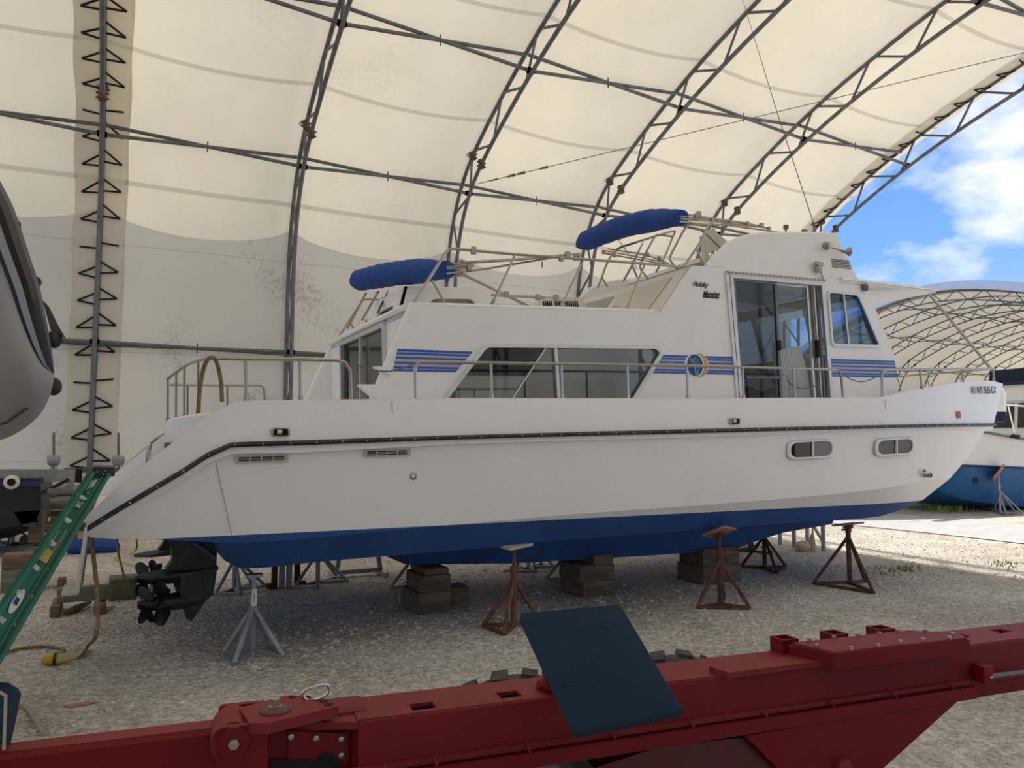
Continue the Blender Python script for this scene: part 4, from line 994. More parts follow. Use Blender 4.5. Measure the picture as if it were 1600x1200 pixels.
# ================================================================ things in the yard
def onP(px, py, pt, nrm):
    d = ray(px, py); o = Vector((0, 0, CAM_H)); t = (Vector(pt)-o).dot(nrm)/d.dot(nrm); return o+d*t
galv = M('galvanised_stand', (.30, .31, .32), .5, .5, col2=(.40, .41, .42), scale=6)
rust = M('rusty_steel', (.075, .035, .022), .85, .15, col2=(.17, .075, .04), scale=9, bump=.2)
rustl = M('light_rust_steel', (.20, .095, .05), .8, .1, col2=(.11, .05, .03), scale=9, bump=.2)
wood = M('weathered_timber', (.115, .085, .06), .9, col2=(.21, .165, .12), scale=3, stretch=(1, 8, 8), bump=.5, bscale=30)
woodg = M('greenish_timber', (.15, .16, .105), .9, col2=(.24, .235, .17), scale=3, stretch=(1, 6, 10), bump=.4, bscale=30)
woodb = M('brown_timber', (.15, .095, .06), .9, col2=(.24, .16, .10), scale=3, stretch=(1, 6, 10), bump=.4, bscale=30)
def jack(label, base, h, mat, rz=0, n=3, spread=.36, pad=None, padmat=None, tilt=0, group='boat stands', pr=.022, col=.62, fpx=None):
    t = thing('boat_stand', label, 'boat stand', (base.x, base.y, 0), rz, group)
    hc = h*col; MB().cyl((0, 0, .01), (0, 0, hc), pr*1.25, 10).build('post', mat, t)
    MB().cyl((0, 0, hc-.02), (0, 0, h-.03), pr*.8, 8).build('screw', mat, t)
    MB().cyl((-.10, 0, hc+.03), (.10, .02, hc+.05), .012, 6).cyl((0, 0, hc), (0, 0, hc+.07), pr*1.6, 8).build('handle', mat, t)
    angs = [2*math.pi*k/3+.4 for k in range(3)] if n == 3 else [math.radians(a) for a in (200, 245, 335, 20)]
    feet = [Vector((math.cos(a)*spread, math.sin(a)*spread, .015)) for a in angs]
    if fpx: t.rotation_euler = (0, 0, 0); feet = [onZ(*q, .015)-Vector((base.x, base.y, 0)) for q in fpx]
    for f in feet:
        MB().cyl(f, (0, 0, hc*.92), .019, 8).build('leg', mat, t)
    for f in feet[:]: MB().bar(f, (0, 0, .018), .04, .03).build('base_bar', mat, t, sm=0)
    for a, b in zip(feet[::2], feet[1::2]): MB().bar(a, b, .04, .03).build('base_bar', mat, t, sm=0)
    if pad:
        rot = Matrix.Rotation(tilt, 3, 'X') @ Matrix.Rotation(.35, 3, 'Z')
        MB().bbox((0, 0, h-.02), pad, .008, rot).build('pad', padmat or mat, t)
        MB().box((0, 0, h-.05), (.09, .09, .02), rot).build('pad_plate', mat, t, sm=0)
    return t
def zt(px, py, base): return onY(px, py, base.y).z
def make_stands():
    ply = M('orange_plywood', (.30, .13, .065), .8, col2=(.38, .19, .10), scale=6); carpet = M('pale_carpet_pad', (.52, .47, .38), .95, bump=.3)
    gry = M('grey_plywood', (.25, .23, .19), .9, col2=(.34, .31, .26), scale=6)
    b = onZ(394, 1019); t = jack('galvanised boat stand under the stern corner with a white sticker', b, zt(391, 893, b), galv, fpx=[(349, 1020), (366, 1037), (443, 1025), (424, 1009)])
    MB().box((.0, -.031, .42), (.035, .004, .13)).build('sticker', M('white_label', (.75, .75, .72), .5), t, sm=0)
    MB().box((0, 0, zt(391, 893, b)-.03), (.12, .10, .02)).build('pad_plate', galv, t, sm=0)
    b = onZ(803, 980); jack('light rusty boat stand with pale carpet pad behind the blue board', b, zt(811, 850, b)+.02, rustl, rz=.35, spread=.30, pad=(.30, .20, .03), padmat=carpet, tilt=.15, fpx=[(756, 977), (787, 990), (840, 966)])
    b = onZ(1126, 947); jack('rusty boat stand with orange plywood pad under the blue chine', b, zt(1118, 832, b)+.02, rust, rz=2.2, spread=.34, col=.66, pad=(.26, .26, .025), padmat=ply, tilt=-.45, fpx=[(1090, 949), (1172, 950), (1131, 933)])
    b = onZ(1328, 912); jack('rusty boat stand with grey plywood pad under the bow', b, zt(1342, 815, b), rust, rz=.2, spread=.48, col=.84, pad=(.34, .26, .02), padmat=gry, tilt=-.2, fpx=[(1271, 911), (1365, 926), (1352, 908)])
    b = onZ(1195, 888); jack('dark rusty boat stand beyond the keel near the bow', b, .72, rust, fpx=[(1228, 885), (1214, 895), (1158, 885)])
    b = onZ(1172, 862); jack('farthest rusty boat stand under the far bow quarter', b, .8, rust, rz=.3, spread=.38)
    for lab, px, py, rz, n in (('galvanised boat stand partly hidden behind the stern drives', 366, 922, .5, 4), ('galvanised four-legged stand under the far stern chine', 496, 911, .2, 4), ('galvanised stand beyond the keel timbers nearest the stern', 650, 914, .9, 3), ('galvanised stand far under the midship keel', 826, 888, .2, 4), ('galvanised stand left of the middle timber stack', 893, 903, .6, 3)):
        b = onZ(px, py); jack(lab, b, .62 if b.y < 9.3 else .75, galv, rz=rz, n=n, spread=.34)
    # trestle and twin posts further back
    b = onZ(560, 900); t = thing('trestle', 'low galvanised trestle standing on the gravel behind the stern', 'trestle', tuple(b))
    for dx in (-.28, .28):
        MB().bar((dx, -.25, .03), (dx, .25, .03), .05, .05).build('foot_bar', galv, t, sm=0)
        MB().bar((dx, 0, .03), (dx*.55, 0, .75), .05, .05).build('leg', galv, t, sm=0)
    MB().bar((-.28, .0, .06), (.28, .0, .06), .05, .05).build('stretcher', galv, t, sm=0); MB().bar((-.2, 0, .75), (.2, 0, .75), .06, .05).build('top_bar', galv, t, sm=0)
    b = onZ(447, 917); t = thing('lift_post', 'pair of upright galvanised channels with dark feet under the stern', 'post', tuple(b))
    for dx, m_ in ((-.13, rust), (-.05, galv), (.03, galv), (.12, rust)): MB().bar((dx, 0, 0), (dx, 0, .72), .05, .06).build('channel', m_, t, sm=0)
    for dx in (-.17, .16): MB().bbox((dx, -.03, .03), (.10, .08, .06), .01).build('foot', rust, t)
    # galvanised cradle frame beyond the bow with a stone and a broom
    A, B_ = onZ(1219, 851), onZ(1287, 861); t = thing('cradle_frame', 'galvanised tube frame with braces on the gravel beyond the bow', 'frame', tuple(A))
    C_ = onZ(1241, 856); D_ = onZ(1262, 852)
    for p in (A, B_, C_, D_): MB().cyl(p, p+Vector((0, 0, 1.0)), .033, 10).build('post', galv, t, w=True)
    MB().cyl(D_+Vector((0, 0, .5)), B_+Vector((0, 0, .12)), .024, 8).build('brace', galv, t, w=True); MB().cyl(A+Vector((.02, 0, .2)), C_+Vector((0, 0, .7)), .024, 8).build('brace', galv, t, w=True)
    for p, q in ((A, C_), (C_, B_), (D_, B_), (A, D_)): MB().cyl(p+Vector((0, 0, 1)), q+Vector((0, 0, 1)), .03, 8).build('top_rail', galv, t, w=True)
    p = onZ(1253, 861); o = MB().ball((0, 0, .07), (.13, .10, .085), 10, 7, .12).build('limestone_rock', M('tan_stone', (.50, .39, .26), .9, col2=(.62, .52, .38), scale=8, bump=.5, bscale=20), sm=0); o.location = p; tag(o, 'tan limestone rock lying beside the galvanised cradle frame', 'rock')
    p = onZ(1268, 860); t = thing('broom', 'old straw broom leaning against the galvanised frame', 'broom', tuple(p))
    MB().tube([(0, 0, 0), (.01, 0, .1), (.03, 0, .25)], [.06, .055, .02], 8).build('bristles', M('straw', (.48, .42, .22), .95), t); MB().cyl((.03, 0, .24), (.12, .02, .85), .013, 8).build('handle', M('straw', (0, 0, 0)), t)
    # timber keel blocks, every block a thing
    def block(px0, px1, py_bot, py_top, z0, Y, dep, lab, mat=wood, rz=0.0):
        a = onY(px0, py_bot, Y); b_ = onY(px1, py_bot, Y); h = abs(onY(px0, py_top, Y).z-a.z); w_ = (b_-a).length
        rot = Matrix.Rotation(rz, 3, 'Z'); c = (a+b_)/2; c.z = 0
        o = MB().bbox((0, 0, h/2), (w_, dep, h), .012, rot).build('timber_block', mat); o.location = (c.x, Y+dep/2, z0)
        tag(o, lab, 'timber block', 'keel timbers'); return z0+h
    Y = 6.95
    z = block(651, 703, 955, 921, 0, Y, .45, 'bottom timber of the keel stack nearest the stern', rz=.05); z = block(658, 706, 921, 894, z, Y, .45, 'middle timber of the keel stack nearest the stern', rz=-.03)
    block(664, 702, 894, 884, z, Y+.02, .42, 'thin cap timber of the keel stack nearest the stern', woodb)
    block(705, 737, 953, 921, 0, Y+.12, .3, 'short timber lying beside the keel stack nearest the stern', rz=-.12)
    z = block(910, 963, 938, 914, 0, Y, .45, 'bottom timber of the middle keel stack', rz=.04); z = block(907, 961, 914, 888, z, Y, .45, 'middle timber of the middle keel stack', rz=-.02); block(928, 959, 888, 873, z, Y, .4, 'cap timber of the middle keel stack', woodb)
    z = block(1098, 1159, 916, 887, 0, Y, .45, 'bottom timber of the keel stack nearest the bow', rz=.03); block(1101, 1156, 887, 860, z, Y, .45, 'top timber of the keel stack nearest the bow', rz=-.04)
make_stands()
def tbox(name, lab, px0, px1, py0, py1, dep, mat, group=None, rz=0.0, z0=None, Y=None, cat='timber'):
    if Y is None: Y = onZ((px0+px1)/2, py1).y
    a = onY(px0, py1, Y); b = onY(px1, py1, Y); h = onY(px0, py0, Y).z-a.z; c = (a+b)/2
    o = MB().bbox((0, 0, h/2), ((b-a).length, dep, h), .012, Matrix.Rotation(rz, 3, 'Z')).build(name, mat)
    o.location = (c.x, Y+dep/2, a.z if z0 is None else z0); tag(o, lab, cat, group); return o, Y, (a.z if z0 is None else z0)+h
def make_left():
    # squared timbers behind the ladder
    o, Y, z = tbox('squared_timber', 'thick greenish squared timber lying left of the green ladder', 0, 66, 889, 925, .3, woodg, z0=0); tbox('squared_timber', 'brown squared timber stacked on the greenish one by the ladder', 2, 84, 866, 889, .28, woodb, z0=z, Y=Y)
    o, Y, z = tbox('wood_block', 'left brown block carrying the beam under the boarding ladder', 77, 93, 948, 966, .5, woodb, z0=0)
    tbox('wood_block', 'right brown block carrying the beam under the boarding ladder', 146, 165, 945, 961, .4, woodb, z0=0)
    tbox('support_beam', 'pale green beam under the foot of the boarding ladder', 88, 169, 919, 942, .12, woodg, z0=z, Y=Y+.15, cat='beam')
    tbox('short_log', 'mossy squared log beyond the boarding ladder foot', 169, 213, 905, 938, .35, M('mossy_log', (.11, .115, .06), .95, col2=(.20, .19, .11), scale=5), z0=0, cat='log')
    tbox('wood_block', 'small brown block on the gravel beyond the boarding ladder', 89, 102, 905, 919, .2, woodb, z0=0)
    # stick
    p = onZ(115, 958); MBs = MB().tube([onZ(101, 963)+Vector((0, 0, .03)), onZ(118, 957)+Vector((0, 0, .035)), onZ(140, 947)+Vector((0, 0, .04))], [.02, .035, .02], 7)
    tag(MBs.build('driftwood', woodb), 'piece of driftwood on the gravel below the boarding ladder', 'wood')
    # blue tarp roll
    a, b = onZ(104, 866), onZ(187, 862); mb = MB().tube(smooth_pts([a+Vector((0, 0, .08)), a.lerp(b, .3)+Vector((0, 0, .11)), a.lerp(b, .7)+Vector((0, 0, .10)), b+Vector((0, 0, .06))], 5), [.06]+[.11]*13+[.08, .04], 10)
    tag(mb.build('tarp_roll', M('blue_tarp', (.01, .06, .25), .7, bump=.3, bscale=20)), 'rolled bright blue tarp lying on the gravel behind the ladder', 'tarp')
    # hoses on the ground
    for k, (pts, lab) in enumerate((([(0, 848), (30, 851), (60, 848), (84, 846)], 'upper green garden hose snaking across the gravel'), ([(0, 862), (20, 858), (50, 853), (90, 851)], 'lower green garden hose snaking across the gravel'))):
        tag(MB().tube([onZ(x, y)+Vector((0, 0, .02)) for x, y in pts], .018, 6).build('garden_hose', M('green_hose', (.10, .16, .11), .6)), lab, 'hose')
    # cords
    cordm = M('yellow_brown_cord', (.27, .185, .06), .6, col2=(.17, .11, .04), scale=14)
    def cord(name, pts, r, lab, cat='cord', mat=None): return tag(MB().tube(smooth_pts(pts, 6), r, 8).build(name, mat or cordm), lab, cat)
    Yc = 6.05
    cord('shore_power_cord', [onY(143, 838, Yc), onY(146, 870, Yc), onY(151, 915, Yc), onY(153, 960, Yc-.1), onY(149, 995, Yc-.2), onZ(138, 1018)+Vector((0, 0, .05)), onZ(125, 1031)+Vector((0, 0, .025)), onZ(114, 1036)+Vector((0, 0, .03))], .014, 'yellow brown power cord hanging from the stern to the yellow plug')
    cord('extension_cord', [onZ(84, 1033)+Vector((0, 0, .03)), onZ(96, 1024)+Vector((0, 0, .015)), onZ(98, 1017)+Vector((0, 0, .015)), onZ(70, 1013)+Vector((0, 0, .015)), onZ(35, 1016)+Vector((0, 0, .015)), onZ(10, 1022)+Vector((0, 0, .015)), onZ(-20, 1030)+Vector((0, 0, .015))], .012, 'brown cord curving from the yellow plug towards the ladder')
    cord('draped_hose', [onY(309, 662, 6.25), onY(312, 610, 6.15), onY(319, 573, 6.05), onY(328, 559, 5.98), onY(338, 565, 5.96), onY(345, 595, 6.0), onY(347, 628, 6.0)], .016, 'yellow hose draped over the stern rail', 'hose')
    cord('pull_rope', [onY(183, 842, 7.6), onY(186, 870, 7.6), onY(192, 893, 7.6), onZ(194, 905)+Vector((0, 0, .02))], .009, 'thin tan rope hanging below the swim platform')
    cord('yellow_line', [onY(213, 842, 8.0), onY(213, 858, 8.0), onZ(205, 867)+Vector((0, 0, .02)), onZ(180, 874)+Vector((0, 0, .02)), onZ(215, 888)+Vector((0, 0, .02))], .009, 'thin yellow line lying behind the stern drives', 'rope', M('yellow_rope', (.55, .42, .10), .7))
    cord('frayed_rope', [onZ(8, 1104)+Vector((0, 0, .02)), onZ(40, 1110)+Vector((0, 0, .02)), onZ(55, 1130)+Vector((0, 0, .02)), onZ(68, 1152)+Vector((0, 0, .02))], .012, 'old tan rope end lying on the gravel near the trailer', 'rope', M('tan_rope', (.36, .30, .20), .9))
    # yellow plug
    a, b = onZ(64, 1041)+Vector((0, 0, .045)), onZ(117, 1036)+Vector((0, 0, .04)); d = (b-a); L = d.length; t = thing('cord_plug', 'yellow locking plug and connector on the gravel', 'plug', tuple(onZ(90, 1040)))
    ym = M('yellow_plastic', (.62, .40, .02), .45, col2=(.50, .32, .03), scale=9)
    MB().lathe([(0, 0), (.03, .005), (.042, .03), (.042, L*.38), (0, L*.38)], a, d, 14).build('plug_body', ym, t, w=True); MB().lathe([(.046, L*.36), (.046, L*.46)], a, d, 14).build('lock_ring', blackrub, t, w=True)
    MB().lathe([(0, L*.44), (.038, L*.44), (.036, L*.7), (.02, L*.95), (.012, L*1.05), (0, L*1.05)], a, d, 14).build('connector', M('faded_yellow', (.52, .42, .16), .6), t, w=True)
    # orange paint mark
    c = onZ(125, 1102); mb = MB(); pts = [c+Vector((math.cos(a_)*.085*(1+.25*math.sin(3*a_)), math.sin(a_)*.03*(1+.2*math.cos(5*a_)), .004)) for a_ in [2*math.pi*i/14 for i in range(14)]]
    tag(mb.prism(pts, (0, 0, .003)).build('paint_mark', M('orange_paint', (.50, .13, .05), .9, col2=(.42, .30, .2), scale=30), sm=0), 'orange spray paint mark on the gravel near the trailer', 'paint mark')
    # ---------------- green stepladder leaning on the stern
    Yl = 5.55; grn = M('green_fibreglass', (.008, .135, .085), .42, col2=(.012, .17, .11), scale=5)
    base = onY(10, 1025, Yl-.35)
    TL = thing('step_ladder', 'green fibreglass stepladder leaning against the houseboat stern', 'ladder', (base.x, base.y, 0))
    P = lambda px, py, k: onY(px, py, Yl-.55*k)
    t0, t1 = P(170, 742, 0), P(-30, 1085, 1)     # near edge line of the front rail
    u0, u1 = P(146, 740, .0), P(-62, 1050, 1)
    MB().add([t0, u0, u1, t1]+[p+Vector((0, -.012, 0)) for p in (t0, u0, u1, t1)], [(0, 1, 2, 3), (7, 6, 5, 4), (0, 4, 5, 1), (1, 5, 6, 2), (2, 6, 7, 3), (3, 7, 4, 0)]).build('rail_web', grn, TL, sm=0, w=True)
    for (a, b) in ((t0, t1), (u0, u1)):
        d = (b-a).normalized(); MB().bar(a+Vector((0, -.02, 0)), b+Vector((0, -.02, 0)), .02, .055, up=(0, 1, 0)).build('rail_flange', grn, TL, sm=0, w=True)
    m0, m1 = t0.lerp(u0, .33), t1.lerp(u1, .33); MB().bar(m0+Vector((0, -.016, 0)), m1+Vector((0, -.016, 0)), .012, .014, up=(0, 1, 0)).build('rail_rib', grn, TL, sm=0, w=True)
    _r = ray(60, 900); o3 = Vector((_r.x-.035, _r.y, 0)).normalized()*.42
    v = [p+o3 for p in (t0, u0, u1, t1)]; MB().add(v+[p+Vector((0, .012, 0)) for p in v], [(0, 1, 2, 3), (7, 6, 5, 4), (0, 4, 5, 1), (1, 5, 6, 2), (2, 6, 7, 3), (3, 7, 4, 0)]).build('rail_web', grn, TL, sm=0, w=True)
    for k in range(7):
        a = u0.lerp(u1, .13+.125*k); am = a.lerp(t0.lerp(t1, .13+.125*k), .55); MB().bar(am, am+o3, .075, .02).build('step', steeldull, TL, sm=0, w=True)
        MB().add([a+Vector((.0, -.015, .02)), a+Vector((.045, -.015, -.02)), a+Vector((.0, -.015, -.07))], [(0, 1, 2)]).build('step_brace', alu, TL, sm=0, w=True)
    cap = [P(146, 729, 0), P(179, 730, 0), P(179, 744, 0), P(142, 743, 0)]
    MB().prism([p+Vector((0, -.035, 0)) for p in cap], (0, .52, 0)).build('top_cap', M('black_plastic', (.02, .02, .022), .55), TL, sm=0, w=True)
    for px, py in ((152, 737), (162, 741), (173, 741), (165, 735)): MB().ball(P(px, py, 0)+Vector((0, -.04, 0)), .006, 6, 4).build('rivet', chrome, TL, w=True)
    q = lambda f, g: t0.lerp(t1, f).lerp(u0.lerp(u1, f), g)+Vector((0, -.017, 0))
    def stk(f0, f1, g0, g1, mat, n='sticker'): MB().add([q(f0, g0), q(f0, g1), q(f1, g1), q(f1, g0)], [(0, 1, 2, 3)]).build(n, mat, TL, sm=0, w=True)
    worn = M('worn_white_sticker', (.55, .56, .52), .8, col2=(.02, .16, .11), scale=45, lo=.48, hi=.56); yel = M('yellow_warning_sticker', (.62, .50, .08), .6, col2=(.25, .22, .08), scale=60)
    stk(.03, .11, .5, .85, worn); stk(.14, .19, .5, .85, worn); stk(.30, .42, .78, .88, M('tan_residue', (.42, .38, .27), .9, col2=(.05, .16, .11), scale=50)); stk(.30, .42, .42, .52, MATS['tan_residue']); stk(.41, .47, .45, .95, yel)
    el_ = [q(.66+.055*math.cos(2*math.pi*i/20), .68+.18*math.sin(2*math.pi*i/20)) for i in range(20)]; MB().add(el_, [tuple(range(20))]).build('maker_sticker', M('white_label', (.75, .75, .72), .5), TL, sm=0, w=True)
    MB().add([p+Vector((0, -.002, 0)) for p in (q(.645, .60), q(.645, .80), q(.675, .78), q(.675, .58))], [(0, 1, 2, 3)]).build('maker_sticker_print', M('dark_print', (.03, .04, .10), .6), TL, sm=0, w=True)
    # ---------------- dark blue boat on a galvanised trailer at the back left
    Y = 13.0; Lc = lambda px, py, y=Y: onY(px, py, y)
    nav = M('navy_hull', (.008, .009, .014), .5, col2=(.014, .015, .02), scale=4); navs = M('navy_stripe', (.01, .03, .16), .4)
    t = thing('dark_runabout', 'dark navy boat hull with round white port at the far left', 'boat', tuple(Vector((Lc(-100, 840).x, Y+1, 0))))
    pr = [(-420, 748), (62, 748), (65, 790), (60, 815), (0, 826), (-420, 826)]
    near = [Lc(x, y) for x, y in pr]; far = [p+Vector((0, 2.2, 0)) for p in near]; mid_ = [p+Vector((0, .5, 0)) for p in near]; mid_[3].z -= .15; mid_[4].z -= .25; mid_[5].z -= .25
    MB().grid([near, [Vector((p.x, p.y+.6, p.z)) for p in mid_], [Vector((p.x, p.y+1.2, p.z)) for p in mid_], far], True).add(near, [tuple(range(6))]).add(far, [tuple(range(6))]).build('hull', nav, t, sm=20, w=True)
    MB().bar(Lc(-420, 756)+Vector((0, -.02, 0)), Lc(63, 756)+Vector((0, -.02, 0)), .04, .06).build('stripe', navs, t, sm=0, w=True)
    c = Lc(19, 753)+Vector((0, -.03, 0)); MB().lathe([(.10, 0), (.10, .05), (.055, .07), (.05, .0), (0, 0)], c, (0, -1, 0), 16).build('exhaust_ring', cream, t, w=True); MB().lathe([(.055, .05), (0, .05)], c, (0, -1, 0), 14).build('exhaust_bore', void, t, w=True)
    dr = MB().lathe([(0, 0), (.05, .0), (.09, .12), (.10, .4), (.06, .52), (0, .55)], Lc(78, 782), (1, .0, -.05), 12).build('stern_drive', M('grey_green_metal', (.17, .17, .14), .5, .4), t, w=True)
    MB().bbox(Lc(95, 766), (.34, .14, .12), .03).build('drive_housing', MATS['grey_green_metal'], dr, w=True) if False else MB().bbox(Lc(95, 768), (.34, .14, .10), .03).build('drive_housing', MATS['grey_green_metal'], t, w=True)
    MB().bar(Lc(62, 772), Lc(108, 749), .05, .05).build('trim_arm', nav, t, sm=0, w=True)
    MB().prism([Lc(22, 800), Lc(62, 797), Lc(54, 824), Lc(35, 822)], (0, .05, 0)).build('rudder', M('dark_grey_board', (.06, .065, .06), .8), t, sm=0, w=True)
    MB().bbox(Lc(53, 826)+Vector((0, .4, .0)), (.18, .4, .45), .02).build('keel_prop', wood, t, w=True)
    b = onZ(20, 850); jack('galvanised stand under the dark boat at the far left', b, zt(22, 800, b), galv, rz=.3, n=4, spread=.30)
    t = thing('boat_trailer', 'galvanised boat trailer beam with guide posts along the far wall', 'trailer', tuple(Vector((Lc(60, 745, 13.6).x, 13.6, 0))))
    Yt = 13.6; MB().bar(Lc(-300, 743, Yt), Lc(125, 743, Yt), .12, .19).build('beam', galv, t, sm=0, w=True); MB().bar(Lc(118, 743, Yt), Lc(128, 743, Yt), .14, .21).build('end_bracket', void, t, sm=0, w=True)
    for px in (84, 185):
        MB().cyl(Lc(px, 733, Yt+.3), Lc(px, 676, Yt+.3), .018, 8).build('guide_post', alud, t, w=True); MB().bbox(Lc(px, 719, Yt+.3), (.18, .10, .16), .04).build('post_bracket', galv, t, w=True)
        for dx in (-5, 5): MB().cyl(Lc(px+dx, 733, Yt+.3), Lc(px+dx, 718, Yt+.3), .012, 6).build('bracket_bolt', galv, t, w=True)
    MB().bar(Lc(100, 735, Yt+.4), Lc(200, 735, Yt+.4), .12, .08).build('cross_bar', alud, t, sm=0, w=True)
    for px in (-200, 110): 
        p = Lc(px, 745, Yt); MB().bar(p, Vector((p.x, p.y, 0)), .1, .1).build('stand_leg', galv, t, sm=0, w=True)
    # lumber behind
    k = 0
    for (x0, x1, y0, y1, nm_) in ((62, 140, 784, 797, 'top'), (60, 110, 799, 808, 'upper'), (104, 150, 790, 806, 'thick'), (78, 120, 808, 817, 'middle'), (60, 92, 816, 822, 'lower'), (30, 120, 838, 852, 'long bottom')):
        o, _, _ = tbox('lumber_plank', nm_+' plank of the lumber pile behind the green ladder', x0, x1, y0, y1, .3, (woodb, wood)[k % 2], 'lumber pile by the far wall', Y=15.5+.3*k if nm_ != 'long bottom' else onZ(70, 852).y, z0=None if nm_ != 'long bottom' else 0, cat='plank'); k += 1
    for k, (x0, x1, y0, y1, lab) in enumerate(((60, 160, 822, 832, 'weathered base timber under the lumber pile'), (150, 235, 765, 772, 'long pale pole lying on the lumber behind the stern'))):
        tbox('lumber_plank', lab, x0, x1, y0, y1, .5 if k == 0 else .1, woodb if k == 0 else cream, 'lumber pile by the far wall', Y=16.5, cat='plank')
make_left()
# ---------------------------------------------------------------- grey covered inflatable at the left edge
def make_inflatable():
    sil = [(-60, 165), (0, 282), (22, 326), (44, 392), (62, 448), (70, 487), (77, 524), (83, 562), (85, 585), (82, 604), (75, 626), (62, 648), (44, 665), (22, 679), (0, 688), (-60, 704)]
    D0 = 4.3
    g1 = M('grey_cover', (.115, .115, .125), .75, col2=(.15, .15, .16), scale=3); g2 = M('grey_hypalon', (.25, .245, .245), .6, col2=(.29, .285, .285), scale=2); g3 = M('dark_blue_line', (.02, .02, .05), .6); g4 = M('pale_grey_band', (.30, .315, .34), .5)
    root = thing('inflatable_boat', 'grey inflatable boat with black rubbing strake at the left edge', 'boat', (-2.3, 3.3, 0))
    def resample(pts, n):
        P = smooth_pts([(x, y, 0) for x, y in pts], 6); L = [0]
        for a, b in zip(P, P[1:]): L.append(L[-1]+(b-a).length)
        out = []; k = 0
        for i in range(n+1):
            d = L[-1]*i/n
            while k < len(P)-2 and L[k+1] < d: k += 1
            out.append(P[k].lerp(P[k+1], min(1, (d-L[k])/max(1e-6, L[k+1]-L[k]))))
        return out
    N = 30
    up = resample(sil[:9], N); low = resample(sil[8:][::-1], N)       # both run towards the bow tip
    def curve(dx, dep):
        out = []
        for i, p in enumerate(up):
            f = (1-(i/N)**4)**.5 if i < N else 0; out.append(onD(p.x-dx*f, p.y, D0-(D0-dep)*f))
        return out
    c0, c1, c2, c3, c4 = curve(0, D0), curve(7, D0-.06), curve(31, D0-.16), curve(45, D0-.19), curve(53, D0-.20)
    lw = [onD(p.x, p.y, D0-.22*(1-(i/N)**4)**.5) for i, p in enumerate(low)]
    MB().grid([c0, c1]).build('cover', g1, root, sm=60, w=True)
    mid = [(a+b)/2+Vector((.0, -.05*(1-(i/N)**4), .0)) for i, (a, b) in enumerate(zip(c1, c2))]
    MB().grid([c1, mid, c2]).build('rubbing_strake', M('black_strake', (.007, .007, .008), .55), root, sm=70, w=True)
    MB().grid([c2, c3]).build('pale_band', g4, root, sm=60, w=True); MB().grid([c3, c4]).build('dark_line', g3, root, sm=60, w=True)
    toc = (Vector((0, 0, CAM_H))-c4[0]).normalized(); body = []
    for j in range(9):
        t = j/8; body.append([c4[i].lerp(lw[i], t)+toc*.30*math.sin(math.pi*t)*(1-(i/N)**3) for i in range(N+1)])
    MB().grid(body).build('tube', g2, root, sm=60, w=True)
    bk = (c0[0]-Vector((0, 0, CAM_H))).normalized(); bk = Vector((bk.x-.5, bk.y, 0)).normalized(); back = []
    for j in range(9):
        t = j/8; back.append([c0[i].lerp(lw[i], t)+bk*.9*math.sin(math.pi*t)*(1-(i/N)**3)**.5 for i in range(N+1)])
    MB().grid(back).build('far_side', g1, root, sm=60, w=True)
    for a, b in ((1.0, 1.0),):
        MB().tube([onD(-40, 674, D0-.36), onD(10, 660, D0-.34), onD(48, 634, D0-.26), onD(74, 604, D0-.12), onD(83, 590, D0-.02)], .008, 6).build('seam_cord', blackrub, root, w=True)
    MB().tube([onD(-5, 505, D0-.30), onD(20, 545, D0-.29), onD(36, 590, D0-.27), onD(46, 640, D0-.24)], .005, 6).build('seam_line', g1, root, w=True)
    MB().prism([onD(66, 468, D0+.05), onD(77, 480, D0+.05), right_ := onD(92, 510, D0+.05), onD(105, 532, D0+.05), onD(92, 520, D0+.05), onD(79, 515, D0+.05)], (0, .03, 0)).build('cover_flap', g1, root, sm=0, w=True)
    for px, py, r in ((28, 352, .022), (60, 441, .022), (88, 530, .035), (87, 604, .035)): MB().ball(onD(px-3, py, D0+.06), (r*1.2, r, r*1.5), 10, 7).build('handle_patch', blackrub, root, w=True)
    # what carries it, out of frame to the left
    p = onD(-330, 800, D0+.3); zb = onD(-330, 690, D0+.3).z
    MB().bbox((p.x, p.y, zb*.5-.02), (.5, .9, zb), .02).build('support_crate', wood, root, w=True)
make_inflatable()
